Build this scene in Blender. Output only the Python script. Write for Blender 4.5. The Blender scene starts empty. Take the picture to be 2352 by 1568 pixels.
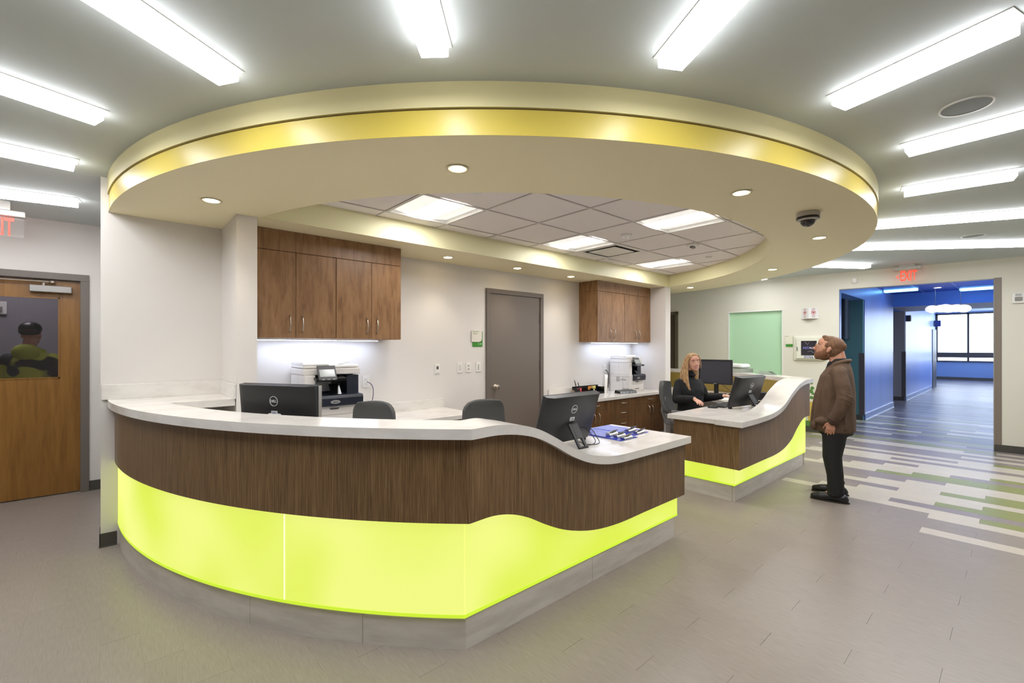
import bpy, bmesh, math, random
from math import sin, cos, pi, radians, sqrt, asin, atan2, hypot
from mathutils import Vector, Matrix
random.seed(7)
S = bpy.context.scene
COL = S.collection

# ------------------------------------------------------------------ camera
cam_d = bpy.data.cameras.new('camera'); cam = bpy.data.objects.new('camera', cam_d); COL.objects.link(cam)
CH = 1.45; YAW = radians(48.327)          # forward direction makes YAW with +X
cam_d.sensor_width = 36; cam_d.lens = 1045 / 2352 * 36
cam_d.shift_y = (798 - 784) / 2352
cam_d.clip_start = 0.05; cam_d.clip_end = 200
cam.location = (0, 0, CH)
cam.rotation_euler = (radians(90), 0, YAW - radians(90))
S.camera = cam

# ------------------------------------------------------------------ world, exposure
W = bpy.data.worlds.new('world'); S.world = W; W.use_nodes = True
bg = W.node_tree.nodes['Background']; bg.inputs[0].default_value = (0.72, 0.84, 1.0, 1); bg.inputs[1].default_value = 3.0
S.view_settings.view_transform = 'Standard'; S.view_settings.look = 'None'
S.view_settings.gamma = 1; S.view_settings.use_curve_mapping = False
S.view_settings.exposure = 0.90
LINE_E, TROF_E, DOWN_E, UCAB_E, LIME_E = 21.0, 18.0, 16.0, 13.0, 0.53

CXX, CYY = 3.87, 4.57      # centre of the reception circle
ZC, ZS, ZG = 2.69, 2.44, 2.63

# ------------------------------------------------------------------ materials
def lin(c):
    c = c / 255
    return c / 12.92 if c <= 0.04045 else ((c + 0.055) / 1.055) ** 2.4
def rgb(c): return (lin(c[0]), lin(c[1]), lin(c[2]), 1)
MATS = {}
def M(name, col, rough=0.5, metal=0.0, emit=None, es=0.0, tex=None, amt=0.15, scale=(1, 1, 1), bump=0.0, col2=None, spec=None, coat=0.0, alpha=None, trans=0.0, rnd=0.0, ior=None, detail=5, ramp=(0.3, 0.7)):
    if name in MATS: return MATS[name]
    m = bpy.data.materials.new(name); MATS[name] = m; m.use_nodes = True
    nt = m.node_tree; N = nt.nodes; L = nt.links; b = N['Principled BSDF']
    b.inputs['Base Color'].default_value = rgb(col); b.inputs['Roughness'].default_value = rough; b.inputs['Metallic'].default_value = metal
    if spec is not None: b.inputs['Specular IOR Level'].default_value = spec
    if coat: b.inputs['Coat Weight'].default_value = coat; b.inputs['Coat Roughness'].default_value = 0.15
    if trans: b.inputs['Transmission Weight'].default_value = trans
    if ior: b.inputs['IOR'].default_value = ior
    if alpha is not None: b.inputs['Alpha'].default_value = alpha
    if emit is not None:
        b.inputs['Emission Color'].default_value = rgb(emit); b.inputs['Emission Strength'].default_value = es
    out = None
    if tex or bump:
        g = N.new('ShaderNodeNewGeometry'); mp = N.new('ShaderNodeMapping'); mp.inputs['Scale'].default_value = scale
        L.new(g.outputs['Position'], mp.inputs['Vector'])
        n = N.new('ShaderNodeTexNoise'); n.inputs['Scale'].default_value = 1; n.inputs['Detail'].default_value = detail; n.inputs['Roughness'].default_value = 0.6
        L.new(mp.outputs[0], n.inputs['Vector'])
        if tex:
            r = N.new('ShaderNodeValToRGB'); r.color_ramp.elements[0].position = ramp[0]; r.color_ramp.elements[1].position = ramp[1]
            c2 = col2 or tuple(x * (1 - amt) for x in col)
            r.color_ramp.elements[0].color = rgb(c2); r.color_ramp.elements[1].color = rgb(col)
            L.new(n.outputs[0], r.inputs[0]); out = r.outputs[0]
        if bump:
            bp = N.new('ShaderNodeBump'); bp.inputs['Strength'].default_value = bump; bp.inputs['Distance'].default_value = 0.004
            L.new(n.outputs[0], bp.inputs['Height']); L.new(bp.outputs[0], b.inputs['Normal'])
    if rnd:
        oi = N.new('ShaderNodeObjectInfo'); mr = N.new('ShaderNodeMapRange'); mr.inputs[3].default_value = 1 - rnd; mr.inputs[4].default_value = 1 + rnd
        L.new(oi.outputs['Random'], mr.inputs[0])
        hs = N.new('ShaderNodeHueSaturation'); L.new(mr.outputs[0], hs.inputs['Value'])
        if out: L.new(out, hs.inputs['Color'])
        else: hs.inputs['Color'].default_value = rgb(col)
        out = hs.outputs[0]
    if out: L.new(out, b.inputs['Base Color'])
    return m

wall_w = M('wall_paint', (223, 218, 212), 0.6, bump=0.05, scale=(60, 60, 60))
wall_far = M('wall_paint_warm', (222, 217, 203), 0.6)
ceil_m = M('ceiling_paint', (202, 208, 206), 0.75)
cream_m = M('soffit_cream', (220, 209, 158), 0.5, spec=0.3)
yellow_m = M('soffit_yellow', (210, 188, 84), 0.36, spec=0.45)
under_m = M('soffit_underside', (242, 231, 192), 0.6)  # same cream paint in a paler tone, fill light put into the colour
rev_m = M('reveal', (150, 132, 80), 0.6)
tile_m = M('ceiling_tile', (240, 233, 228), 0.9, bump=0.3, scale=(400, 400, 400))
tbar_m = M('tee_bar', (222, 215, 210), 0.6)
lamp_m = M('diffuser', (255, 255, 255), 0.4, emit=(248, 250, 255), es=LINE_E)
lampside_m = M('diffuser_side', (240, 240, 238), 0.4, emit=(248, 250, 255), es=4.0)
trof_m = M('troffer_lens', (255, 255, 255), 0.4, emit=(252, 250, 250), es=TROF_E)
trofp_m = M('troffer_side', (225, 222, 218), 0.4, emit=(255, 252, 246), es=0.35)
down_m = M('downlight_lens', (255, 240, 200), 0.4, emit=(255, 226, 170), es=DOWN_E)
ucab_m = M('led_strip', (255, 255, 255), 0.4, emit=(212, 226, 255), es=UCAB_E)
whitem = M('white_metal', (225, 222, 216), 0.35)
stone = M('quartz', (229, 225, 218), 0.16, tex=1, col2=(219, 214, 207), scale=(5, 5, 12), ramp=(0.36, 0.56), detail=8)
stone_b = M('stone_tile', (218, 211, 201), 0.4, tex=1, col2=(200, 192, 182), scale=(3, 3, 16), ramp=(0.35, 0.6), detail=8)
rub = M('rubber_base', (74, 71, 66), 0.45)
frame_g = M('door_frame_grey', (112, 103, 95), 0.42)
door_g = M('door_grey', (116, 106, 97), 0.38)
chrome = M('chrome', (190, 188, 184), 0.2, metal=1)
nickel = M('nickel', (200, 192, 180), 0.3, metal=1)
black = M('black_plastic', (26, 26, 28), 0.4)
blackg = M('black_gloss', (16, 16, 18), 0.2)
navy = M('navy_plastic', (38, 42, 54), 0.35)
dgrey = M('dark_grey', (70, 70, 72), 0.45)
grey = M('grey_plastic', (160, 160, 160), 0.4)
offw = M('printer_white', (226, 222, 217), 0.45)
white_p = M('white_plastic', (232, 230, 224), 0.4)
chair_f = M('chair_fabric', (88, 88, 86), 0.75, bump=0.2, scale=(300, 300, 300))
chair_p = M('chair_plastic', (120, 120, 122), 0.45)

def wood_mat(name, a, b_, c, sx=85, sz=2.2, rough=0.42):
    m = bpy.data.materials.new(name); m.use_nodes = True; nt = m.node_tree; N = nt.nodes; L = nt.links; b = N['Principled BSDF']
    g = N.new('ShaderNodeNewGeometry'); mp = N.new('ShaderNodeMapping'); mp.inputs['Scale'].default_value = (sx, sx, sz)
    L.new(g.outputs['Position'], mp.inputs['Vector'])
    n = N.new('ShaderNodeTexNoise'); n.inputs['Scale'].default_value = 1; n.inputs['Detail'].default_value = 4; n.inputs['Roughness'].default_value = 0.65; n.inputs['Distortion'].default_value = 0.4
    L.new(mp.outputs[0], n.inputs['Vector'])
    r = N.new('ShaderNodeValToRGB'); e = r.color_ramp.elements; e[0].position = 0.33; e[0].color = rgb(a); e[1].position = 0.68; e[1].color = rgb(c)
    x = e.new(0.5); x.color = rgb(b_)
    L.new(n.outputs[0], r.inputs[0])
    mp2 = N.new('ShaderNodeMapping'); mp2.inputs['Scale'].default_value = (4, 4, 0.7); L.new(g.outputs['Position'], mp2.inputs['Vector'])
    n2 = N.new('ShaderNodeTexNoise'); n2.inputs['Scale'].default_value = 1; n2.inputs['Detail'].default_value = 3; L.new(mp2.outputs[0], n2.inputs['Vector'])
    mr = N.new('ShaderNodeMapRange'); mr.inputs[1].default_value = 0.3; mr.inputs[2].default_value = 0.7; mr.inputs[3].default_value = 0.92; mr.inputs[4].default_value = 1.08
    L.new(n2.outputs[0], mr.inputs[0])
    hs = N.new('ShaderNodeHueSaturation'); L.new(r.outputs[0], hs.inputs['Color']); L.new(mr.outputs[0], hs.inputs['Value'])
    L.new(hs.outputs[0], b.inputs['Base Color']); b.inputs['Roughness'].default_value = rough
    return m
zebra = wood_mat('zebrano_veneer', (80, 57, 34), (118, 90, 58), (148, 118, 82), 260, 4.0)
cabw = wood_mat('cabinet_wood', (120, 86, 55), (142, 105, 70), (156, 119, 82), 22, 3.5, 0.4)
cabd = wood_mat('base_cabinet_wood', (92, 64, 36), (108, 76, 46), (120, 88, 56), 22, 3.5, 0.4)
doorw = wood_mat('door_wood', (122, 82, 30), (136, 94, 38), (146, 102, 46), 26, 2.2, 0.38)
olive = M('olive_panel', (150, 128, 60), 0.5)

# lime backlit acrylic: LED pattern of the sign box behind it
def lime_mat():
    m = bpy.data.materials.new('lime_acrylic'); m.use_nodes = True; nt = m.node_tree; N = nt.nodes; L = nt.links; b = N['Principled BSDF']
    b.inputs['Base Color'].default_value = rgb((90, 110, 20)); b.inputs['Roughness'].default_value = 0.3
    g = N.new('ShaderNodeNewGeometry'); n = N.new('ShaderNodeTexNoise'); n.inputs['Scale'].default_value = 1.6; n.inputs['Detail'].default_value = 1
    L.new(g.outputs['Position'], n.inputs['Vector'])
    r = N.new('ShaderNodeValToRGB'); e = r.color_ramp.elements
    e[0].position = 0.35; e[0].color = rgb((218, 234, 78)); e[1].position = 0.65; e[1].color = rgb((238, 244, 132))
    L.new(n.outputs[0], r.inputs[0]); L.new(r.outputs[0], b.inputs['Emission Color']); b.inputs['Emission Strength'].default_value = LIME_E
    return m
lime = lime_mat()
lime_edge = M('lime_edge', (170, 200, 50), 0.3, emit=(180, 210, 45), es=0.55)

# ------------------------------------------------------------------ helpers
def tag(o, label=None, cat=None, group=None, kind=None):
    if label: o['label'] = label
    if cat: o['category'] = cat
    if group: o['group'] = group
    if kind: o['kind'] = kind
    return o
ORG = {}
def thing(name, label, cat, loc=(0, 0, 0), rz=0.0, group=None, kind=None):
    o = bpy.data.objects.new(name, None); COL.objects.link(o); o.empty_display_size = 0.05
    o.location = loc; o.rotation_euler = (0, 0, rz)
    return tag(o, label, cat, group, kind)

class B:
    """mesh builder"""
    def __init__(s): s.bm = bmesh.new()
    def box(s, x0, x1, y0, y1, z0, z1):
        v = [s.bm.verts.new(p) for p in ((x0, y0, z0), (x1, y0, z0), (x1, y1, z0), (x0, y1, z0), (x0, y0, z1), (x1, y0, z1), (x1, y1, z1), (x0, y1, z1))]
        for f in ((3, 2, 1, 0), (4, 5, 6, 7), (0, 1, 5, 4), (1, 2, 6, 5), (2, 3, 7, 6), (3, 0, 4, 7)): s.bm.faces.new([v[i] for i in f])
        return s
    def obox(s, c, ax, ay, az):
        """oriented box, half vectors"""
        c, ax, ay, az = map(Vector, (c, ax, ay, az)); v = []
        for k in (-1, 1):
            for (i, j) in ((-1, -1), (1, -1), (1, 1), (-1, 1)): v.append(s.bm.verts.new(c + ax * i + ay * j + az * k))
        for f in ((3, 2, 1, 0), (4, 5, 6, 7), (0, 1, 5, 4), (1, 2, 6, 5), (2, 3, 7, 6), (3, 0, 4, 7)): s.bm.faces.new([v[i] for i in f])
        return s
    def prism(s, poly, z0, z1):
        a = [s.bm.verts.new((x, y, z0)) for x, y in poly]; b = [s.bm.verts.new((x, y, z1)) for x, y in poly]; n = len(poly)
        s.bm.faces.new(a[::-1]); s.bm.faces.new(b)
        for i in range(n): s.bm.faces.new((a[i], a[(i + 1) % n], b[(i + 1) % n], b[i]))
        return s
    def prismd(s, poly, origin, u, v, w):
        """polygon in (u,v) plane extruded along w"""
        o, u, v, w = map(Vector, (origin, u, v, w))
        a = [s.bm.verts.new(o + u * p + v * q) for p, q in poly]; b = [s.bm.verts.new(o + u * p + v * q + w) for p, q in poly]; n = len(poly)
        s.bm.faces.new(a[::-1]); s.bm.faces.new(b)
        for i in range(n): s.bm.faces.new((a[i], a[(i + 1) % n], b[(i + 1) % n], b[i]))
        return s
    def lathe(s, prof, c=(0, 0, 0), n=24, axis='z'):
        rings = []
        for r, h in prof:
            ring = []
            for k in range(n):
                a = 2 * pi * k / n; x, y = r * cos(a), r * sin(a)
                p = (c[0] + x, c[1] + y, c[2] + h) if axis == 'z' else ((c[0] + x, c[1] + h, c[2] + y) if axis == 'y' else (c[0] + h, c[1] + x, c[2] + y))
                ring.append(s.bm.verts.new(p))
            rings.append(ring)
        for a, b in zip(rings, rings[1:]):
            for k in range(n): s.bm.faces.new((a[k], a[(k + 1) % n], b[(k + 1) % n], b[k]))
        s.bm.faces.new(rings[0][::-1]); s.bm.faces.new(rings[-1])
        return s
    def tube(s, pts, r, n=8):
        pts = [Vector(p) for p in pts]; rings = []
        rr = r if isinstance(r, (list, tuple)) else [r] * len(pts)
        up = Vector((0, 0, 1)); prev = None
        for i, p in enumerate(pts):
            t = (pts[min(i + 1, len(pts) - 1)] - pts[max(i - 1, 0)]).normalized()
            if prev is None:
                ref = up if abs(t.z) < 0.9 else Vector((1, 0, 0)); u = t.cross(ref).normalized()
            else:
                u = prev - t * prev.dot(t); u = u.normalized() if u.length > 1e-5 else t.cross(up).normalized()
            prev = u; w = t.cross(u)
            rings.append([s.bm.verts.new(p + (u * cos(2 * pi * k / n) + w * sin(2 * pi * k / n)) * rr[i]) for k in range(n)])
        for a, b in zip(rings, rings[1:]):
            for k in range(n): s.bm.faces.new((a[k], a[(k + 1) % n], b[(k + 1) % n], b[k]))
        s.bm.faces.new(rings[0][::-1]); s.bm.faces.new(rings[-1])
        return s
    def ell(s, c, r, rot=None, seg=16, ring=10):
        m = Matrix.Translation(c) @ (rot.to_4x4() if rot else Matrix()) @ Matrix.Diagonal((r[0], r[1], r[2], 1))
        nv, R = s.bm.verts.new, []
        top, bot = nv(m @ Vector((0, 0, 1))), nv(m @ Vector((0, 0, -1)))
        for i in range(1, ring):
            th = pi * i / ring; R.append([nv(m @ Vector((sin(th) * cos(2 * pi * k / seg), sin(th) * sin(2 * pi * k / seg), cos(th)))) for k in range(seg)])
        for k in range(seg):
            k2 = (k + 1) % seg
            s.bm.faces.new((top, R[0][k], R[0][k2])); s.bm.faces.new((bot, R[-1][k2], R[-1][k]))
            for a, b in zip(R, R[1:]): s.bm.faces.new((a[k], b[k], b[k2], a[k2]))
        return s
    def cap(s, p0, p1, r0, r1, n=14):
        s.tube([p0, p1], [r0, r1], n); s.ell(p0, (r0,) * 3); s.ell(p1, (r1,) * 3); return s
    def chain(s, pts, rs, n=14):
        for i in range(len(pts) - 1): s.cap(pts[i], pts[i + 1], rs[i], rs[i + 1], n)
        return s
    def loft(s, rings, n=28):
        """rings: (cx,cy,z,rx,ry) horizontal ellipses, superellipse-ish"""
        R = []
        for (cx, cy, z, rx, ry) in rings:
            R.append([s.bm.verts.new((cx + rx * cos(2 * pi * k / n), cy + ry * sin(2 * pi * k / n), z)) for k in range(n)])
        for a, b in zip(R, R[1:]):
            for k in range(n): s.bm.faces.new((a[k], a[(k + 1) % n], b[(k + 1) % n], b[k]))
        s.bm.faces.new(R[0][::-1]); s.bm.faces.new(R[-1]); return s
    def arc(s, r0, r1, a0, a1, z0, z1, seg=None, c=None):
        """curved slab about circle centre; z0/z1 may be functions of angle"""
        c = c or (CXX, CYY); seg = seg or max(2, int(abs(a1 - a0) / 1.5))
        f0 = z0 if callable(z0) else (lambda a: z0); f1 = z1 if callable(z1) else (lambda a: z1)
        prev = None
        for i in range(seg + 1):
            a = radians(a0 + (a1 - a0) * i / seg); ca, sa = cos(a), sin(a); deg = a0 + (a1 - a0) * i / seg
            q = [s.bm.verts.new((c[0] + r * ca, c[1] + r * sa, z)) for r, z in ((r0, f0(deg)), (r1, f0(deg)), (r1, f1(deg)), (r0, f1(deg)))]
            if prev:
                for k in range(4): s.bm.faces.new((prev[k], prev[(k + 1) % 4], q[(k + 1) % 4], q[k]))
            else: s.bm.faces.new(q[::-1])
            prev = q
        s.bm.faces.new(prev); return s
    def sweep(s, secs):
        """list of cross sections (lists of points)"""
        prev = None; n = len(secs[0])
        for q in secs:
            q = [s.bm.verts.new(p) for p in q]
            if prev:
                for k in range(n): s.bm.faces.new((prev[k], prev[(k + 1) % n], q[(k + 1) % n], q[k]))
            else: s.bm.faces.new(q[::-1])
            prev = q
        s.bm.faces.new(prev); return s
    def fill(s, loops, z):
        es = []
        for lp in loops:
            v = [s.bm.verts.new((x, y, z)) for x, y in lp]
            for i in range(len(v)): es.append(s.bm.edges.new((v[i], v[(i + 1) % len(v)])))
        bmesh.ops.triangle_fill(s.bm, use_beauty=True, use_dissolve=False, edges=es); return s
    def slab(s, poly, z0, z1):
        """concave-safe prism"""
        s.fill([poly], z0); s.fill([poly], z1)
        a = [s.bm.verts.new((x, y, z0)) for x, y in poly]; b = [s.bm.verts.new((x, y, z1)) for x, y in poly]; n = len(poly)
        for i in range(n): s.bm.faces.new((a[i], a[(i + 1) % n], b[(i + 1) % n], b[i]))
        bmesh.ops.remove_doubles(s.bm, verts=s.bm.verts, dist=1e-5); return s
    def obj(s, name, mat, parent=None, smooth=False, bevel=0.0, label=None, kind=None, seg=2, auto=False, world=False):
        bmesh.ops.recalc_face_normals(s.bm, faces=s.bm.faces)
        me = bpy.data.meshes.new(name)
        if world and parent is not None:
            inv = (Matrix.Translation(parent.location) @ parent.rotation_euler.to_matrix().to_4x4()).inverted()
            s.bm.transform(inv)
        s.bm.to_mesh(me); s.bm.free(); me.materials.append(mat)
        if smooth or auto:
            for p in me.polygons: p.use_smooth = True
            if auto: me.set_sharp_from_angle(angle=radians(35))
        o = bpy.data.objects.new(name, me); COL.objects.link(o)
        if parent is not None: o.parent = parent
        if bevel:
            bv = o.modifiers.new('bevel', 'BEVEL'); bv.width = bevel; bv.segments = seg; bv.limit_method = 'ANGLE'; bv.angle_limit = radians(40)
            bv.harden_normals = False
        if label: o['label'] = label
        if kind: o['kind'] = kind
        return o
def remesh(o, vox, smooth=3, fac=0.5):
    r = o.modifiers.new('remesh', 'REMESH'); r.mode = 'VOXEL'; r.voxel_size = vox; r.use_smooth_shade = True
    if smooth:
        sm = o.modifiers.new('smooth', 'SMOOTH'); sm.iterations = smooth; sm.factor = fac
    return o
def copy_tree(o, parent=None):
    c = o.copy(); COL.objects.link(c)
    if parent is not None: c.parent = parent
    for ch in list(o.children): copy_tree(ch, c)
    return c
def text(name, s_, size, mat, parent, loc, rot, ext=0.001, align='CENTER', sx=1.0, bold=0.0, loc_world=True):
    cu = bpy.data.curves.new(name, 'FONT'); cu.body = s_; cu.size = size; cu.extrude = ext; cu.align_x = align; cu.align_y = 'CENTER'; cu.offset = bold; cu.resolution_u = 3
    t = bpy.data.objects.new('tmp_text', cu); COL.objects.link(t)
    bpy.context.view_layer.update()
    me = bpy.data.meshes.new_from_object(t); bpy.data.objects.remove(t, do_unlink=True)
    R = rot if isinstance(rot, Matrix) else Matrix.Rotation(0, 4, 'X')
    me.transform(Matrix.Translation(loc) @ R.to_4x4() @ Matrix.Diagonal((sx, 1, 1, 1)))
    if loc_world and parent is not None:
        me.transform((Matrix.Translation(parent.location) @ parent.rotation_euler.to_matrix().to_4x4()).inverted())
    me.materials.clear(); me.materials.append(mat)
    o = bpy.data.objects.new(name, me); COL.objects.link(o); o.parent = parent
    return o
def facing(nx, ny, nz=0.0):
    """rotation taking +Z(text normal) to n, +Y up"""
    n = Vector((nx, ny, nz)).normalized(); up = Vector((0, 0, 1)); x = up.cross(n).normalized(); y = n.cross(x)
    return Matrix((x, y, n)).transposed()
def struct(name, b, mat, parent=None, **k):
    o = b.obj(name, mat, parent, **k)
    if parent is None: o['kind'] = 'structure'
    return o
def interp(pts, x):
    """monotone-ish cubic through pts"""
    if x <= pts[0][0]: return pts[0][1]
    if x >= pts[-1][0]: return pts[-1][1]
    for i in range(len(pts) - 1):
        if pts[i][0] <= x <= pts[i + 1][0]: break
    def sl(j):
        if j <= 0 or j >= len(pts) - 1: return 0.0
        a = (pts[j][1] - pts[j - 1][1]) / (pts[j][0] - pts[j - 1][0]); b = (pts[j + 1][1] - pts[j][1]) / (pts[j + 1][0] - pts[j][0])
        return (a + b) / 2
    h = pts[i + 1][0] - pts[i][0]; t = (x - pts[i][0]) / h; m0, m1 = sl(i) * h, sl(i + 1) * h
    return (2 * t**3 - 3 * t**2 + 1) * pts[i][1] + (t**3 - 2 * t**2 + t) * m0 + (-2 * t**3 + 3 * t**2) * pts[i + 1][1] + (t**3 - t**2) * m1
def P(r, deg): return (CXX + r * cos(radians(deg)), CYY + r * sin(radians(deg)))
def ang_y(r, y, left=True):
    a = math.degrees(asin((y - CYY) / r)); return 180 - a if left else 360 + a
def XW(y): return 9.30 - 0.103 * y      # the slanted wall with the corridor opening
EXN = Vector((-1, -0.103, 0)).normalized()  # its outward normal (into the lobby)
EXT = Vector((-0.103, 1, 0)).normalized()   # along it

# ------------------------------------------------------------------ SETTING: floor of planks
PCOL = {
 'base': (152, 141, 131), 'cream': (204, 194, 178), 'purple': (146, 134, 132), 'green': (140, 146, 84), 'slate': (112, 106, 114), 'mist': (158, 156, 160)}
def plank_mat(k, c):
    return M('plank_' + k, c, 0.33, tex=1, amt=0.12, scale=(330, 12, 1), ramp=(0.3, 0.65), rnd=0.02, spec=0.4, detail=4)
PM = {k: plank_mat(k, c) for k, c in PCOL.items()}
b = B(); b.box(-4, XW(0) + 0.15, -4, 8.6, -0.06, -0.0045); b.box(9.0, 29.3, -0.3, 3.3, -0.06, -0.0045)
floor = struct('floor', b, M('floor_gap', (84, 76, 70), 0.8))
PW, PL, GX, GY = 0.15, 0.9144, 0.0002, 0.0011
def plank_mesh(col):
    m = bmesh.new(); w, l, h, c = PW / 2 - GX / 2, PL / 2 - GY / 2, 0.0045, 0.0002
    a = [m.verts.new(p) for p in ((-w, -l, -h), (w, -l, -h), (w, l, -h), (-w, l, -h))]
    t = [m.verts.new(p) for p in ((-w, -l, -c), (w, -l, -c), (w, l, -c), (-w, l, -c))]
    w -= c; l -= c
    u = [m.verts.new(p) for p in ((-w, -l, 0), (w, -l, 0), (w, l, 0), (-w, l, 0))]
    for p, q in ((a, t), (t, u)):
        for i in range(4): m.faces.new((p[i], p[(i + 1) % 4], q[(i + 1) % 4], q[i]))
    m.faces.new(u); me = bpy.data.meshes.new('plank'); m.to_mesh(me); m.free(); me.materials.append(PM[col]); return me
PME = {k: plank_mesh(k) for k in PCOL}
# rows read from the photograph: row -> [(from Y downwards, colour), ...]
ROWS = {8: [(9, 'base'), (.6, 'cream')], 11: [(9, 'base'), (.6, 'cream')], 12: [(9, 'base'), (1.2, 'cream'), (.27, 'green')], 13: [(9, 'base'), (1.8, 'cream'), (.88, 'purple')],
 14: [(9, 'base'), (1.5, 'cream'), (.57, 'green')], 15: [(9, 'base'), (1.3, 'cream'), (.27, 'green')], 16: [(9, 'base'), (1.8, 'purple'), (.88, 'cream')],
 17: [(9, 'base'), (1.5, 'cream'), (.57, 'green')], 18: [(9, 'base'), (1.18, 'cream'), (.27, 'green')], 19: [(9, 'base'), (1.8, 'purple'), (.88, 'cream')],
 20: [(9, 'base'), (1.5, 'purple'), (.57, 'cream')], 21: [(2.1, 'cream'), (1.2, 'green')], 22: [(9, 'base'), (1.8, 'cream'), (.88, 'green')],
 23: [(9, 'base'), (1.5, 'cream'), (.57, 'purple')], 24: [(9, 'base'), (2.1, 'purple'), (1.2, 'cream'), (.27, 'green')], 25: [(9, 'base'), (1.8, 'purple'), (.88, 'cream')],
 26: [(9, 'base'), (2.4, 'cream')], 27: [(9, 'base'), (2.1, 'cream'), (1.2, 'purple'), (.27, 'purple')], 28: [(9, 'base'), (1.8, 'cream')], 29: [(9, 'base'), (2.4, 'purple'), (.57, 'cream')],
 30: [(9, 'base'), (2.1, 'cream'), (.27, 'green')], 31: [(9, 'green'), (2.8, 'purple')], 32: [(9, 'base'), (2.4, 'purple'), (.6, 'cream')], 33: [(9, 'green'), (2.1, 'purple'), (.3, 'purple')], 34: [(9, 'base'), (1.8, 'cream')],
 35: [(9, 'base'), (2.4, 'cream'), (.6, 'purple')], 36: [(9, 'green'), (2.1, 'purple'), (1.2, 'green'), (.3, 'cream')], 37: [(9, 'base'), (2.8, 'green'), (.88, 'purple')]}
rp = random.Random(3)
cands = []
fwd = (cos(YAW), sin(YAW)); rgt = (sin(YAW), -cos(YAW))
for k in range(-51, 172):
    x = 3.575 + (k + .5) * PW
    j0 = 0.242 - 0.3048 * k
    if x < 9.3: ylo, yhi = -4, 7
    else: ylo, yhi = -0.2, 3.1
    n0 = math.ceil((ylo - j0) / PL - 0.5)
    y = j0 + (n0 + .5) * PL
    while y < yhi:
        col = 'base'
        if k in ROWS:
            col = 'base'
            for yy, cc in ROWS[k]:
                if y + PL / 2 - .05 <= yy: col = cc
        elif k > 37:
            col = rp.choice(['slate', 'purple', 'mist', 'slate', 'green', 'purple', 'cream', 'slate'] if k < 60 else ['slate', 'purple', 'mist', 'slate', 'purple', 'slate'])
        D = x * fwd[0] + y * fwd[1]; R_ = x * rgt[0] + y * rgt[1]
        vis = D > 1.2 and abs(R_) < D * 1.17 and not (hypot(x - CXX, y - CYY) < 3.75 and y > 1.85) and not (y > 4.45 and x < 8.7 and x > 0) and D / CH > 1.25
        cands.append((D if vis else 1e3 + D, x, y, col)); y += PL
cands.sort()
for D, x, y, col in cands[:295]:
    o = bpy.data.objects.new('plank', PME[col]); COL.objects.link(o); o.location = (x, y, 0); o.parent = floor
b = bmesh.new(); keys = list(PCOL)
for D, x, y, col in cands[295:]:
    w, l = PW / 2 - GX / 2, PL / 2 - GY / 2
    v = [b.verts.new(p) for p in ((x - w, y - l, -.0045), (x + w, y - l, -.0045), (x + w, y + l, -.0045), (x - w, y + l, -.0045), (x - w, y - l, 0), (x + w, y - l, 0), (x + w, y + l, 0), (x - w, y + l, 0))]
    for f in ((4, 5, 6, 7), (0, 1, 5, 4), (1, 2, 6, 5), (2, 3, 7, 6), (3, 0, 4, 7)):
        ff = b.faces.new([v[i] for i in f]); ff.material_index = keys.index(col)
me = bpy.data.meshes.new('far_planks'); b.to_mesh(me); b.free()
for k in keys: me.materials.append(PM[k])
o = bpy.data.objects.new('far_planks', me); COL.objects.link(o); o.parent = floor; o['kind'] = 'stuff'

# ------------------------------------------------------------------ ceiling + walls
b = B(); b.box(-4, 9.4, -4, 8.6, ZC, ZC + 0.1)
ceiling = struct('ceiling', b, ceil_m)
# wall behind the desk area: left stub, back wall, right stub
b = B(); b.box(-0.035, 0.715, 4.45, 4.62, 0, ZC); b.box(0.7, 7.0, 4.5, 4.62, 0, ZC)
wall_back = struct('wall_back', b, wall_w)
b = B(); b.box(0.715, 0.853, 3.87, 4.5, 0, ZS + 0.02); struct('wall_pier_left', b, wall_w)
b = B(); b.box(6.79, 6.945, 3.87, 4.5, 0, ZS + 0.02); b.box(6.83, 7.0, 4.45, 5.9, 0, ZC); struct('wall_pier_right', b, wall_w)
# wall with the wooden door (left), side wall between, closing walls
b = B()
b.box(-4, -1.17, 6.30, 6.45, 0, ZC); b.box(-0.135, 0.2, 6.30, 6.45, 0, ZC); b.box(-1.17, -0.135, 6.30, 6.45, 2.18, ZC)
struct('wall_left', b, wall_w)
b = B(); b.box(0.05, 0.2, 4.6, 6.32, 0, ZC); struct('wall_left_side', b, wall_w)
b = B(); b.box(-4.15, -4, -4, 6.4, 0, ZC); struct('wall_rear_left', b, wall_w)
b = B(); b.box(-4, 9.8, -4.15, -4, 0, ZC); struct('wall_rear', b, wall_w)
# slanted right wall with corridor opening (Y 0.267..2.036) up to 2.42
b = B()
def wl(y0, y1, z0, z1, t=0.14):
    p0, p1 = Vector((XW(y0), y0)), Vector((XW(y1), y1)); n = Vector((1, 0.103)).normalized() * t
    b.prism([tuple(p0), tuple(p0 + n), tuple(p1 + n), tuple(p1)], z0, z1)
wl(-4, 0.267, 0, ZC); wl(0.267, 2.036, 2.418, ZC); wl(2.036, 2.86, 0, ZC)
wl(2.86, 3.77, 0, 0.9); wl(2.86, 3.77, 2.125, ZC); wl(3.77, 4.40, 0, ZC)
wall_right = struct('wall_right', b, wall_far)
b = B(); xa, ya = XW(4.40), 4.40; xb, yb = 8.62, 5.95
b.prism([(xa, ya), (xa + .15, ya + .02), (xb + .15, yb), (xb, yb)], 0, ZC)
struct('wall_right_far', b, wall_far)
b = B(); b.box(6.95, 9.0, 5.9, 6.05, 0, ZC); struct('wall_back_right', b, wall_far)
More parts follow.
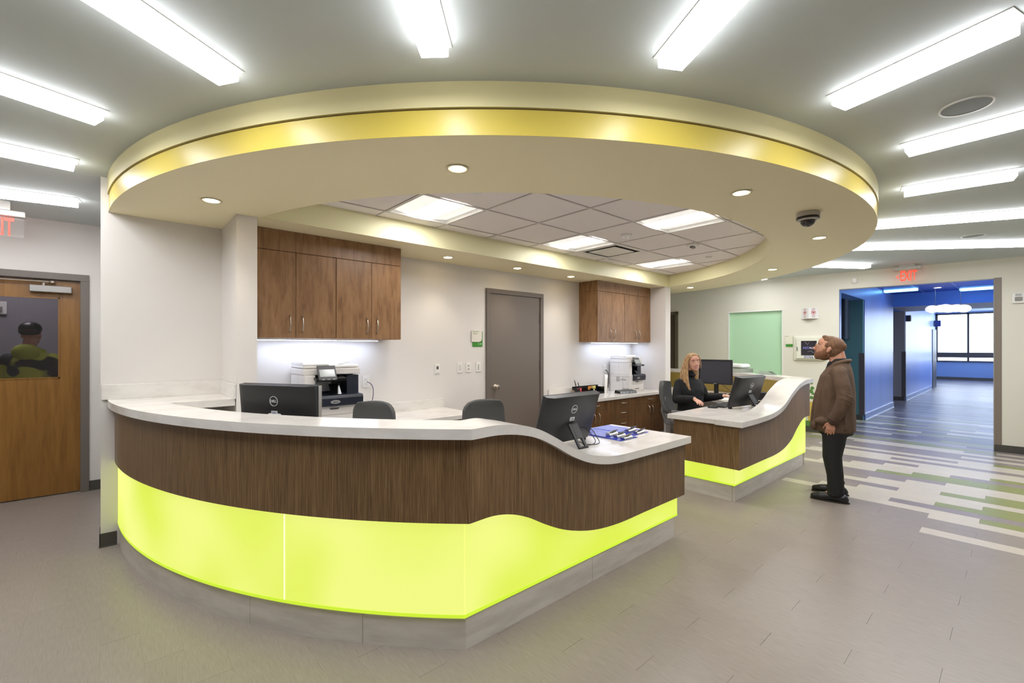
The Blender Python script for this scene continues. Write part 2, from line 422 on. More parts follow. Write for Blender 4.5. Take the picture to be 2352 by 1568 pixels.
# baseboards
b = B(); b.box(-0.042, 0.055, 4.443, 4.45, 0, .1); b.box(-0.042, -0.035, 4.443, 4.62, 0, .1); b.box(-0.046, 0.055, 4.438, 4.445, 0, .008); struct('baseboard_left_stub', b, rub, bevel=.002)
b = B(); b.box(-4, -1.17, 6.292, 6.3, 0, .1); b.box(-0.135, 0.05, 6.292, 6.3, 0, .1); struct('baseboard_left', b, rub)
b = B()
def wl2(y0, y1, z0, z1, t, off=0.0):
    p0, p1 = Vector((XW(y0), y0)), Vector((XW(y1), y1)); n = Vector((-1, -0.103)).normalized()
    b.prism([tuple(p0 + n * off), tuple(p1 + n * off), tuple(p1 + n * t), tuple(p0 + n * t)], z0, z1)
wl2(-4, 0.27, 0, .1, .008); wl2(-4, .27, 0, .012, .016); wl2(2.036, 4.40, 0, .1, .008); struct('baseboard_right', b, rub)
# corner guard frame of the opening
b = B(); wl2(0.197, 0.262, 0.1, 2.425, .004); b.prism([(XW(.267) - .004, .262), (XW(.267) + .15, .262), (XW(.267) + .15, .27), (XW(.267) - .004, .27)], 0.0, 2.425)
struct('trim_1', b, M('trim_brown', (128, 116, 104), .45))

# ------------------------------------------------------------------ corridor beyond
blue = M('blue_wall', (88, 114, 180), 0.32, spec=0.4, tex=1, amt=.10, scale=(3.5, 3.5, .25), ramp=(.35, .65), bump=0.05)
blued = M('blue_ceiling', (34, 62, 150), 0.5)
bluel = M('blue_light_wall', (118, 146, 198), 0.45)
teal = M('teal_wall', (84, 128, 134), 0.45)
greyw = M('grey_wall', (150, 146, 150), 0.5)
b = B(); b.box(11.36, 14.38, 2.115, 2.35, 0, 2.76); b.box(16.34, 21.6, 2.14, 2.35, 0, 2.76); struct('wall_corridor_left', b, blue)
b = B(); b.box(22.3, 28.9, 2.7, 2.9, 0, 3.2); b.box(21.6, 22.3, 2.14, 2.9, 0, 3.2); struct('wall_corridor_far', b, bluel)
b = B(); b.box(9.15, 11.36, 2.115, 2.35, 2.41, 2.76); b.box(9.15, 9.24, 2.036, 2.35, 0, 2.41); b.box(14.38, 16.34, 2.35, 2.5, 2.44, 2.76); struct('wall_corridor_header', b, blue)
b = B(); b.box(11.30, 11.36, 2.13, 3.3, 0, 2.5); b.box(9.2, 11.36, 3.2, 3.35, 0, 2.5); b.box(9.15, 9.24, 2.35, 3.3, 0, 2.5); b.box(9.2, 11.36, 2.35, 3.3, 2.43, 2.5); struct('wall_alcove', b, teal)
b = B(); b.box(16.30, 16.345, 2.15, 3.1, 0, 2.5); b.box(14.3, 16.34, 3.0, 3.1, 0, 2.5); b.box(14.3, 14.36, 2.35, 3.1, 0, 2.5); b.box(14.38, 16.34, 2.35, 3.1, 2.44, 2.5); struct('wall_alcove_far', b, greyw)
b = B(); b.box(9.42, 10.2, -0.35, -0.2, 0, 3.2); b.box(13.8, 17.2, -0.35, -0.2, 0, 3.2); b.box(28.0, 29, -.35, -.2, 0, 3.2)
b.box(10.2, 13.8, -.35, -.2, 0, .85); b.box(10.2, 13.8, -.35, -.2, 2.5, 3.2); b.box(17.2, 28, -.35, -.2, 0, .81); b.box(17.2, 28, -.35, -.2, 2.95, 3.2); struct('wall_corridor_right', b, bluel)
b = B()
for x in (10.2, 12.0, 13.77, 17.2, 19.9, 22.6, 25.3, 27.97): b.box(x, x + .05, -.3, -.25, .8, 2.95 if x > 15 else 2.5)
struct('window_3', b, M('window_frame', (60, 56, 56), .4))
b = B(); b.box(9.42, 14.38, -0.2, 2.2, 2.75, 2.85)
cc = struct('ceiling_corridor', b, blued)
for y in (0.35, .95, 1.55):
    bb = B(); bb.box(9.45, 14.38, y - .012, y + .012, 2.744, 2.75); bb.obj('ceiling_joint', blue, cc)
for x in (10.2, 11.2, 12.2, 13.6):
    bb = B(); bb.box(x - .012, x + .012, -.2, 2.115, 2.744, 2.75); bb.obj('ceiling_joint', blue, cc)
b = B(); b.box(14.38, 16.34, -0.2, 2.4, 2.44, 2.85); struct('trim_2', b, M('blue_header', (72, 114, 196), .45))
b = B(); b.box(14.40, 16.33, -0.2, 2.16, 2.432, 2.44); struct('trim_3', b, greyw)
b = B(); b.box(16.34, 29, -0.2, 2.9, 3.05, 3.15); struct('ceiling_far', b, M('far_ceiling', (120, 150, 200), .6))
# base trims of the blue wall
al = M('aluminium_trim', (205, 215, 235), .18, metal=1)
for (x0, x1, y) in ((11.36, 14.38, 2.115), (16.34, 21.6, 2.14)):
    bb = B(); bb.box(x0, x1, y - .012, y, .0, .12); o = bb.obj('baseboard_corridor', M('base_blue', (86, 104, 150), .35)); o['kind'] = 'structure'
    bb = B(); bb.box(x0, x1, y - .02, y, .0, .012); bb.box(x0, x1, y - .016, y, .118, .126); bb.obj('metal_strip', al, o)
bb = B(); bb.box(11.29, 11.3, 2.13, 3.2, 0, .1); o = bb.obj('baseboard_alcove', rub); o['kind'] = 'structure'
bb = B(); bb.box(16.29, 16.3, 2.15, 3.0, 0, .1); o = bb.obj('baseboard_alcove_far', rub); o['kind'] = 'structure'
gm = M('guard_brown', (84, 76, 78), .4)
for nm, (x, y) in (('trim_4', (11.3, 2.11)), ('trim_5', (16.3, 2.135)), ('trim_6', (14.38, 2.11))):
    bb = B()
    if nm == 'trim_6': bb.box(x - .02, x + .004, y, y + .1, 0, 1.34)
    else: bb.box(x - .006, x, y, y + .085, .1, 1.34); bb.box(x - .006, x + .06, y - .004, y, .1, 1.34)
    struct(nm, bb, gm)
# far end wall with window
b = B(); b.box(28.7, 28.9, -0.35, 2.9, 0, 0.81); b.box(28.7, 28.9, -.35, 2.9, 3.0, 3.15); struct('wall_end', b, bluel)
b = B(); b.box(28.68, 28.7, -.2, 2.7, 0, .12); struct('baseboard_end', b, rub)
b = B(); b.box(28.6, 28.75, -.2, 2.7, .81, .86)
for y in (2.66, 1.63, .55, -.16): b.box(28.66, 28.78, y - .035, y + .035, .86, 3.0)
b.box(28.62, 28.78, -.2, 2.7, 1.0, 1.23); b.box(28.66, 28.78, -.2, 2.7, 2.94, 3.0)
win = struct('window_1', b, M('window_frame', (60, 56, 56), .4))
glass = M('window_glass', (255, 255, 255), 0.0, trans=1.0, ior=1.45)
for y0, y1 in ((1.665, 2.625), (.585, 1.595), (-.125, .515)):
    for z0, z1 in ((.86, 1.0), (1.23, 2.94)):
        bb = B(); bb.box(28.70, 28.706, y0, y1, z0, z1); bb.obj('pane', glass, win)
# dark door leaf standing off the left wall far down the corridor
t = thing('corridor_door', 'dark door held open against the wall far down the blue corridor', 'door', (21.8, 2.12, 0))
bb = B(); bb.box(-.02, 1.0, 0, .04, .01, 2.1); bb.obj('door_leaf', M('dark_door', (40, 40, 52), .4), t)
bb = B(); bb.tube([(.08, -.04, 1.0), (.08, -.06, 1.0), (.2, -.06, 1.0)], .012); bb.obj('handle', nickel, t)
t = thing('wall_speaker', 'small grey box speaker high on the far corridor wall', 'speaker', (16.5, 2.095, 2.17))
bb = B(); bb.box(-.06, .06, -.045, .045, 0, .17); bb.obj('cabinet', dgrey, t, bevel=.01)
bb = B(); bb.box(-.05, .05, -.05, -.044, .015, .155); bb.obj('grille', M('grille', (96, 96, 104), .6), t)
t = thing('corridor_sign', 'blue projecting sign high by the dark door in the far corridor', 'sign', (22.2, 1.95, 2.2))
bb = B(); bb.box(-.01, .01, -.0, .18, 0, .22); bb.obj('panel', M('sign_blue', (24, 40, 110), .4), t)
bb = B(); bb.box(-.02, .02, .16, .2, .02, .2); bb.obj('bracket', dgrey, t)
# small furniture in alcoves: dark wall cabinet
t = thing('alcove_cabinet', 'dark wall cabinet inside the teal alcove off the corridor', 'cabinet', (11.29, 2.35, 1.62))
bb = B(); bb.box(-.33, 0, 0, .7, 0, .8); bb.obj('body', M('dark_cab', (48, 54, 66), .4), t)
for y0, y1 in ((.01, .345), (.355, .69)):
    bb = B(); bb.box(-.35, -.33, y0, y1, .01, .79); d = bb.obj('door', M('dark_cab', (48, 54, 66), .4), t)
    yy = y0 + .03 if y0 > .2 else y1 - .03
    bb = B(); bb.tube([(-.352, yy, .1), (-.375, yy, .13), (-.38, yy, .18), (-.375, yy, .23), (-.352, yy, .26)], .005, 6); bb.obj('handle', nickel, d)

# ------------------------------------------------------------------ wooden door left
d1 = thing('door_1', None, None, (-0.65, 6.3, 0), kind='structure')
b = B(); b.box(-0.20 + .65, -.135 + .65, -.02, .12, 0, 2.115); b.box(-1.17 + .65, -1.105 + .65, -.02, .12, 0, 2.115); b.box(-1.17 + .65, -.135 + .65, -.02, .12, 2.115, 2.18)
b.obj('door_frame', frame_g, d1, bevel=.003)
x0, x1 = -.46, .45
g0, g1, h0, h1 = x0 + .16, .302, 1.149, 1.94
b = B(); b.box(x0, x1, .03, .075, .01, h0); b.box(x0, x1, .03, .075, h1, 2.108); b.box(x0, g0, .03, .075, h0, h1); b.box(g1, x1, .03, .075, h0, h1); b.obj('door_leaf', doorw, d1)
b = B()
for q in ((g0, g1, h0, h0 + .012), (g0, g1, h1 - .012, h1)): b.box(q[0], q[1], .024, .03, q[2], q[3])
for q in ((g0, g0 + .012), (g1 - .012, g1)): b.box(q[0], q[1], .024, .03, h0, h1)
b.obj('glazing_bead', doorw, d1)
b = B(); b.box(g0, g1, .045, .052, h0, h1); b.obj('glass', M('door_glass', (190, 184, 190), .0, trans=1.0, ior=1.5, coat=.5), d1)
b = B(); b.box(.097, .39, -.035, .03, 1.985, 2.05); cl = b.obj('door_closer', M('closer_grey', (150, 146, 142), .35, metal=.6), d1, bevel=.006)
b = B(); b.tube([(.19, -.0, 2.05), (.19, -.0, 2.075)], .016, 10); b.tube([(.19, -.0, 2.075), (.26, -.01, 2.088), (-.2, -.015, 2.085), (-.5, -.015, 2.085)], .008, 8); b.lathe([(.022, 0), (.022, .02)], (.25, -.01, 2.078), 12); b.obj('closer_arm', nickel, cl)
b = B(); b.lathe([(.026, 0), (.026, -.012), (.012, -.014), (.012, -.05)], (x0 + .07, .03, 1.0), 14, 'y'); b.tube([(x0 + .07, -.02, 1.0), (x0 + .19, -.02, 1.0)], .01); b.obj('handle', nickel, d1)
# grey door in the back wall
d2 = thing('door_2', None, None, (4.06, 4.5, 0), kind='structure')
b = B(); b.box(-.50, -.44, -.03, 0, 0, 2.14); b.box(.455, .515, -.03, 0, 0, 2.14); b.box(-.50, .515, -.03, 0, 2.14, 2.2); b.obj('door_frame', frame_g, d2, bevel=.003)
b = B(); b.box(-.437, .452, -.014, .0, .01, 2.135); b.obj('door_leaf', door_g, d2)
b = B()
for z in (.25, 1.2, 1.85): b.tube([(.453, -.022, z - .06), (.453, -.022, z + .06)], .009, 8)
b.obj('hinge', M('hinge', (96, 88, 80), .35, metal=.6), d2)
b = B(); b.lathe([(.033, 0), (.033, -.008), (.012, -.014), (.012, -.035), (.026, -.05), (.03, -.065), (.022, -.078), (.008, -.08)], (-.36, -.014, .95), 20, 'y'); b.obj('knob', nickel, d2, auto=True)
# narrow grey door frame on the far right wall seen behind the pier
dirv = Vector((xb - xa, yb - ya, 0)).normalized(); nv = Vector((-dirv.y, dirv.x, 0)); nv = -nv if nv.x > 0 else nv
d3 = thing('door_3', None, None, (xa + dirv.x * .33, ya + dirv.y * .33, 0), kind='structure')
b = B()
for a0, a1, z0, z1 in ((0, .06, 0, 2.19), (.98, 1.04, 0, 2.19), (0, 1.04, 2.13, 2.19)):
    c0 = dirv * ((a0 + a1) / 2) + nv * .015; b.obox((c0.x, c0.y, (z0 + z1) / 2), dirv * ((a1 - a0) / 2), nv * .018, (0, 0, (z1 - z0) / 2))
b.obj('door_frame', M('frame_olive', (104, 96, 78), .4), d3)
b = B(); c0 = dirv * .52 + nv * .006; b.obox((c0.x, c0.y, 1.07), dirv * .46, nv * .008, (0, 0, 1.06)); b.obj('door_leaf', M('door_brown_dark', (78, 68, 54), .4), d3)

# ------------------------------------------------------------------ green window in right wall
wg = thing('window_2', None, None, (XW(3.31) , 3.31, 0), kind='structure')
b = B(); c0 = -EXN * .06
b.obox((c0.x, c0.y, 1.51), EXT * .455, EXN * .004, (0, 0, .61))
b.obj('pane', M('green_pane', (172, 204, 170), .18, spec=.5, emit=(150, 200, 160), es=.10), wg)
b = B()
for s_ in (-1, 1): c0 = EXT * (.455 * s_) - EXN * .03; b.obox((c0.x, c0.y, 1.51), EXT * .008, EXN * .036, (0, 0, .615))
for z in (.9, 2.122): c0 = -EXN * .03; b.obox((c0.x, c0.y, z), EXT * .46, EXN * .036, (0, 0, .008))
b.obj('window_frame', white_p, wg)

# room beyond the wooden door, dimly seen through its tinted glass
b = B(); b.box(-3.2, 1.2, 8.4, 8.55, 0, ZC); b.box(-3.35, -3.2, 6.45, 8.55, 0, ZC); b.box(1.2, 1.35, 6.45, 8.55, 0, ZC); struct('wall_beyond_door', b, greyw)
w4 = thing('window_4', None, None, (-.36, 8.4, 1.32), kind='structure')
b = B(); b.box(-.02, .32, -.012, 0, 0, .42); b.obj('pane', M('frosted_pane', (220, 222, 230), .5, tex=1, col2=(70, 72, 78), scale=(55, 55, 55), ramp=(.42, .58), emit=(200, 204, 214), es=.12), w4)
b = B()
for q in ((-.05, -.02, -.03, .45), (.32, .35, -.03, .45), (-.02, .32, -.03, 0), (-.02, .32, .42, .45)): b.box(q[0], q[1], -.02, 0, q[2], q[3])
b.obj('window_frame', rub, w4)
t = thing('fire_alarm_strobe', 'white alarm strobe on the wall seen through the wooden door window', 'alarm', (-1.0, 8.399, 1.93))
b = B(); b.box(-.075, .075, -.04, 0, -.07, .09); b.obj('body', white_p, t, bevel=.01); b = B(); b.box(-.04, .04, -.065, -.038, -.035, .025); b.obj('strobe_lens', M('strobe_clear', (150, 148, 142), .1), t, bevel=.006)
t = thing('added_room_light', 'added unseen ceiling light brightening the room behind the wooden door', 'light', (-.9, 7.5, ZC)); b = B(); b.box(-.25, .25, -.25, .25, -.04, -.004); b.obj('diffuser', M('fill_lens', (255, 255, 255), .4, emit=(250, 250, 255), es=9), t); b = B(); b.box(-.27, .27, -.27, .27, -.004, 0); b.obj('frame', whitem, t)  # unseen lamp, added to brighten the dark room behind the door glass
# corridor lamps
cy = M('corridor_lens', (255, 255, 255), .4, emit=(110, 190, 255), es=3.0)
for x, y0, y1, lb in ((13.2, 1.52, 2.1, 'blue-white light bar on the corridor ceiling, left one'), (14.05, -.15, .93, 'blue-white light bar on the corridor ceiling, right one')):
    t = thing('corridor_light', lb, 'light', (x, (y0 + y1) / 2, 2.75)); h_ = (y1 - y0) / 2
    b = B(); b.box(-.06, .06, -h_, h_, -.05, 0); b.obj('housing', whitem, t); b = B(); b.box(-.055, .055, -h_ + .01, h_ - .01, -.056, -.05); b.obj('lens', cy, t); b = B(); b.box(-.064, -.06, -h_, h_, -.05, -.006); b.obj('side_lens', cy, t)
t = thing('corridor_downlight', 'small round downlight between the two corridor light bars', 'light', (13.42, 1.23, 2.75)); b = B(); b.lathe([(.07, 0), (.075, -.006), (.06, -.007)], n=20); b.obj('trim_ring', whitem, t); b = B(); b.lathe([(.058, -.005), (.056, -.009)], n=20); b.obj('lens', M('corr_dl', (255, 255, 255), .4, emit=(255, 245, 230), es=6), t)
t = thing('pendant_lamp', 'glowing white cloud-shaped pendant of overlapping discs in the blue corridor', 'lamp', (13.75, 1.10, 2.19))
for q, (y, z, r, x) in enumerate(((-.25, .10, .12, .0), (-.13, .12, .125, .1), (-.02, .105, .14, -.08), (.11, .125, .125, .08), (.25, .115, .115, -.04), (.05, .14, .12, .14))):
    b = B(); b.ell((x, y, z), (r * 1.1, r, .085), None, 20, 12); b.obj('shade', M('pendant_glow', (255, 250, 244), .5, emit=(255, 246, 238), es=.42), t, smooth=True)
for y in (-.2, .2): b = B(); b.tube([(0, y, .15), (0, y, .56)], .004, 6); b.obj('suspension_rod', nickel, t)
# ------------------------------------------------------------------ ring soffit
RO, RI = 3.865, 3.08
so = thing('ring_soffit', 'huge round cream soffit with a satin yellow lower band above the reception desks', 'soffit', (CXX, CYY, ZS))
aL = ang_y(RO, 4.5); aR = 365
outer = [P(RO, aL + (aR - aL) * i / 120) for i in range(121)] + [(6.97, P(RO, aR)[1]), (6.97, 4.5)]
iL = ang_y(RI, 3.86); iR = 540 - iL
inner = [P(RI, iL + (iR - iL) * i / 100) for i in range(101)]
b = B(); b.fill([outer, inner], ZS); b.obj('underside', under_m, so, world=True)
b = B(); b.arc(RO - .03, RO - .003, aL, aR, ZS + .002, ZS + .122, 160); b.obj('yellow_band', yellow_m, so, world=True, auto=True)
b = B(); b.arc(RO - .03, RO - .012, aL, aR, ZS + .122, ZS + .13, 160); b.obj('reveal_joint', rev_m, so, world=True, auto=True)
b = B(); b.arc(RO - .03, RO + .006, aL, aR, ZS + .13, ZC, 160); b.obj('upper_band', cream_m, so, world=True, auto=True)
b = B(); b.arc(RI, RI + .02, iL, iR, ZS + .0015, ZG + .005, 100); b.box(inner[0][0], inner[-1][0], 3.86, 3.88, ZS + .0015, ZG + .005); b.obj('inner_lip', M('inner_cream', (228, 222, 178), .45), so, world=True, auto=True)
# grid ceiling over the desks
gx = [1.81 + .63 * (i - 2) for i in range(12)]; gy = [3.684 - .617 * (3 - j) - .617 for j in range(5)]
gy = [1.215, 1.832, 2.449, 3.066, 3.683, 4.30]
b = B()
for x in gx:
    q = 3.4 ** 2 - (x - CXX) ** 2
    if q > 0: b.box(x - .0085, x + .0085, CYY - sqrt(q), 4.3, ZG, ZG + .004)
for y in gy:
    q = sqrt(3.4 ** 2 - (y - CYY) ** 2) if abs(y - CYY) < 3.3 else 0
    if q: b.box(CXX - q, min(CXX + q, 6.78), y - .0085, y + .0085, ZG - .0006, ZG + .0035)
grid = struct('ceiling_grid', b, tbar_m)
TRO = {(2, 3), (5, 3), (5, 1), (8, 3)}
tm = B(); tm.box(-.302, .302, -.296, .296, .005, .02); TILE = None
for i in range(len(gx) - 1):
    for j in range(len(gy) - 1):
        if (i, j) in TRO: continue
        cx, cy = (gx[i] + gx[i + 1]) / 2, (gy[j] + gy[j + 1]) / 2
        if hypot(cx - CXX, cy - CYY) > 3.5: continue
        if (i, j) == (6, 3): continue
        if TILE is None: TILE = tm.obj('ceiling_tile', tile_m, grid); o = TILE
        else: o = TILE.copy(); COL.objects.link(o)
        o.location = (cx, cy, ZG)

# ------------------------------------------------------------------ reception desk 1 (near)
SX = dict(thick=.05)
prof1 = [(1.27, 1.07), (1.44, 1.071), (1.59, 1.051), (1.71, 1.017), (1.84, .956), (1.98, .881), (2.13, .82), (2.29, .783), (2.41, .769), (2.6, .765), (3.37, .765)]
bot1 = [(1.28, .614), (1.44, .615), (1.555, .593), (1.673, .547), (1.8, .479), (1.936, .416), (2.082, .368), (2.24, .333), (2.47, .311), (2.8, .311), (3.34, .311)]
prof2 = [(4.33, .765), (4.84, .766), (5.19, .784), (5.457, .841), (5.702, .949), (5.965, 1.035), (6.197, 1.068), (6.3, 1.07), (6.475, 1.07)]
bot2 = [(4.37, .312), (4.97, .314), (5.327, .318), (5.561, .344), (5.81, .416), (5.985, .511), (6.216, .604), (6.3, .614), (6.46, .614)]
YC, YW, YA = 1.705, 1.745, 1.775
def xa_(R, y, left=True): d = sqrt(R * R - (CYY - y) ** 2); return CXX - d if left else CXX + d
desk = thing('reception_desk', 'near reception desk with curved stone counter, dark veneer front and glowing lime panels', 'desk', (1.3, 1.8, 0))
RT, RTi = 3.87, 3.61
# counter: arc + left return
a0, a1 = ang_y(RT, 4.445), ang_y(RT, YC); i1 = ang_y(RTi, YC + .25); i0 = ang_y(RTi, 4.445)
secs = []
for i in range(61):
    A, I = P(RT, a0 + (a1 - a0) * i / 60), P(RTi, i0 + (i1 - i0) * i / 60); secs.append([(A[0], A[1], 1.02), (A[0], A[1], 1.07), (I[0], I[1], 1.07), (I[0], I[1], 1.02)])
xs = [P(RT, a1)[0] + (3.37 - P(RT, a1)[0]) * i / 90 for i in range(91)]
for k, x in enumerate(xs):
    if k == 0: continue
    z = interp(prof1, x); f = max(0, 1 - k / 12); xb2 = x + f * (P(RTi, i1)[0] - P(RT, a1)[0])
    secs.append([(x, YC, z - .05), (x, YC, z), (xb2, YC + .25, z), (xb2, YC + .25, z - .05)])
b = B(); b.sweep(secs)
ie = ang_y(RTi, 3.89); poly = [P(RTi - .0002, i0 + (ie - i0) * i / 12) for i in range(13)] + [(.71, 3.89), (.71, 4.445)]
b.slab(poly, 1.02, 1.07); b.obj('countertop', stone, desk, world=True, auto=True)
b = B(); b.box(-.03, .70, 4.43, 4.447, 1.07, 1.18); b.box(.697, .713, 3.87, 4.43, 1.07, 1.18); b.obj('backsplash', stone, desk, world=True, bevel=.002)
# work surface
w0, w1 = ang_y(3.60, 3.88), ang_y(3.60, 1.96); v1 = ang_y(2.95, 2.45); v0 = ang_y(2.95, 3.88)
poly = [P(3.60, w0 + (w1 - w0) * i / 40) for i in range(41)] + [(3.37, 1.957), (3.37, 2.447)] + [P(2.95, v1 + (v0 - v1) * i / 40) for i in range(41)]
b = B(); b.slab(poly, .722, .7645); b.obj('work_surface', stone, desk, world=True)
# veneer
b = B(); a0 = ang_y(3.83, 4.447); a1 = ang_y(3.83, YW)
b.arc(3.81, 3.83, a0, a1, .614, 1.02, 90)
xs = [xa_(3.83, YW) + (3.345 - xa_(3.83, YW)) * i / 90 for i in range(91)]
b.sweep([[(x, YW, interp(bot1, x)), (x, YW, interp(prof1, x) - .05), (x, YW + .02, interp(prof1, x) - .05), (x, YW + .02, interp(bot1, x))] for x in xs])
b.box(3.325, 3.345, YW + .02, 2.40, .311, .715)
b.obj('veneer_panel', zebra, desk, world=True, auto=True)
# lime panels
RA = 3.812
seam = 213.0; ac = ang_y(RA, YA)
for (p0, p1) in ((ang_y(RA, 4.447), seam - .06), (seam + .06, ac - .05)):
    b = B(); b.arc(RA - .008, RA, p0, p1, .172, .64, 50); b.obj('light_panel', lime, desk, world=True, auto=True)
x0 = xa_(RA, YA) + .003
b = B(); b.box(x0, 3.285, YA, YA + .008, .172, .30)
b2 = []
xs = [x0 + (3.285 - x0) * i / 60 for i in range(61)]
b = B(); b.sweep([[(x, YA, .172), (x, YA, min(.66, interp(bot1, x) + .03)), (x, YA + .008, min(.66, interp(bot1, x) + .03)), (x, YA + .008, .172)] for x in xs])
b.box(3.277, 3.285, YA + .008, 2.36, .172, .34)
b.obj('light_panel', lime, desk, world=True)
b = B(); b.arc(RA - .01, RA + .001, ang_y(RA, 4.447), ac, .155, .172, 90); b.box(x0 - .003, 3.287, YA - .001, YA + .01, .155, .172); b.box(3.277, 3.287, YA, 2.36, .155, .172); b.obj('panel_edge', lime_edge, desk, world=True, auto=True)
b = B(); sv = P(RA + .0005, seam); b.arc(RA - .006, RA + .002, seam - .05, seam + .05, .172, .62, 2); b.obj('panel_joint', M('joint_pale', (225, 230, 190), .4, emit=(230, 238, 180), es=.6), desk, world=True)
# plinth tiles (stone): separate pieces
RB = 3.803; cuts = [ang_y(RB, 4.447), 196.5, 209.5, 219.5, ang_y(RB, YA + .004)]
for q in range(4):
    b = B(); b.arc(RB - .02, RB, cuts[q] + .015, cuts[q + 1] - (.015 if q < 3 else 0), 0, .155, 20); b.obj('plinth_tile', stone_b, desk, world=True, auto=True)
xx = xa_(RB, YA + .004)
for p0, p1 in ((xx, 2.25), (2.253, 3.24)):
    b = B(); b.box(p0, p1, YA + .004, YA + .024, 0, .155); b.obj('plinth_tile', stone_b, desk, world=True)
b = B(); b.box(3.22, 3.24, YA + .026, 2.35, 0, .155); b.obj('plinth_tile', stone_b, desk, world=True)
# inner carcass
b = B(); b.arc(3.70, 3.78, ang_y(3.78, 4.44), ang_y(3.78, 1.81), .0, 1.02, 60)
xs = [1.35 + (3.27 - 1.35) * i / 40 for i in range(41)]
b.sweep([[(x, YA + .03, .0), (x, YA + .03, interp(prof1, x) - .055), (x, YA + .09, interp(prof1, x) - .055), (x, YA + .09, .0)] for x in xs])
b.box(3.15, 3.215, YA + .09, 2.33, 0, .72); b.obj('carcass', white_p, desk, world=True)

# ------------------------------------------------------------------ reception desk 2 (far)
dk2 = thing('reception_desk', 'far reception desk whose counter sweeps up to the right beside the standing man', 'desk', (5.4, 1.9, 0))
RX = 3.87
c0 = 540 - ang_y(RX, YC); e0 = 540 - ang_y(RTi, YC + .25); c1 = 357.5
xs = [4.33 + (P(RX, c0)[0] - 4.33) * i / 90 for i in range(91)]; secs = []
for k, x in enumerate(xs):
    z = interp(prof2, x); f = max(0, 1 - (90 - k) / 12); xb2 = x + f * (P(RTi, e0)[0] - P(RX, c0)[0])
    secs.append([(x, YC, z - .05), (x, YC, z), (xb2, YC + .25, z), (xb2, YC + .25, z - .05)])
for i in range(1, 61):
    A, I = P(RX, c0 + (c1 - c0) * i / 60), P(RTi, e0 + (c1 - e0) * i / 60); secs.append([(A[0], A[1], 1.02), (A[0], A[1], 1.07), (I[0], I[1], 1.07), (I[0], I[1], 1.02)])
b = B(); b.sweep(secs); b.obj('countertop', stone, dk2, world=True, auto=True)
w1 = 540 - ang_y(3.60, 1.96); v1 = 540 - ang_y(2.85, 2.45)
poly = [(4.33, 2.447), (4.33, 1.957)] + [P(3.57, w1 + (356 - w1) * i / 40) for i in range(41)] + [P(2.85, 346 + (v1 - 346) * i / 40) for i in range(41)]
b = B(); b.slab(poly, .722, .7645); b.obj('work_surface', stone, dk2, world=True)
b = B(); b.arc(3.81, 3.83, 540 - ang_y(3.83, YW), 357, .614, 1.02, 60)
xr = xa_(3.83, YW, False); xs = [4.37 + (xr - 4.37) * i / 90 for i in range(91)]
b.sweep([[(x, YW, interp(bot2, x)), (x, YW, interp(prof2, x) - .05), (x, YW + .02, interp(prof2, x) - .05), (x, YW + .02, interp(bot2, x))] for x in xs])
b.box(4.37, 4.39, YW + .02, 2.40, .312, .715)
b.obj('veneer_panel', zebra, dk2, world=True, auto=True)
YA2 = 1.80; x1 = xa_(RA, YA2, False); xs = [4.398 + (x1 - 4.398) * i / 60 for i in range(61)]
b = B(); b.sweep([[(x, YA2, .165), (x, YA2, min(.66, interp(bot2, x) + .03)), (x, YA2 + .008, min(.66, interp(bot2, x) + .03)), (x, YA2 + .008, .165)] for x in xs]); b.obj('light_panel', lime, dk2, world=True)
b = B(); b.box(4.397, 4.405, YA2 + .012, 2.38, .165, .34); b.obj('light_panel', lime, dk2, world=True)
b = B(); b.arc(RA - .008, RA, 540 - ang_y(RA, YA2) + .1, 356.5, .165, .64, 40); b.obj('light_panel', lime, dk2, world=True, auto=True)
b = B(); b.box(4.396, x1, YA2 - .001, YA2 + .01, .15, .165); b.box(4.396, 4.406, YA2, 2.38, .15, .165); b.arc(RA - .01, RA + .001, 540 - ang_y(RA, YA2), 356.5, .15, .165, 40); b.obj('panel_edge', lime_edge, dk2, world=True, auto=True)
for q in ((4.412, 4.414 + 1.0), (5.417, 6.40)):
    b = B(); b.box(q[0], q[1], YA2 + .006, YA2 + .026, 0, .15); b.obj('plinth_tile', stone_b, dk2, world=True)
b = B(); b.box(4.408, 4.428, YA2 + .028, 2.36, 0, .15); b.obj('plinth_tile', stone_b, dk2, world=True)
b = B(); b.arc(3.78, 3.80, 313.5, 334, 0, .15, 20); b.obj('plinth_tile', stone_b, dk2, world=True, auto=True)
b = B(); b.arc(3.78, 3.80, 334.05, 356, 0, .15, 20); b.obj('plinth_tile', stone_b, dk2, world=True, auto=True)
b = B(); b.arc(3.62, 3.77, 540 - ang_y(3.77, 1.84), 356, .0, 1.02, 50); b.box(4.44, 4.52, YA2 + .04, 2.36, 0, .72)
xs = [4.46 + (6.36 - 4.46) * i / 40 for i in range(41)]
b.sweep([[(x, YA2 + .04, .0), (x, YA2 + .04, interp(prof2, x) - .055), (x, YA2 + .12, interp(prof2, x) - .055), (x, YA2 + .12, .0)] for x in xs]); b.obj('carcass', white_p, dk2, world=True)
b = B(); b.arc(3.585, 3.615, 314.5, 356, .765, 1.02, 50); b.obj('inner_panel', olive, dk2, world=True, auto=True)
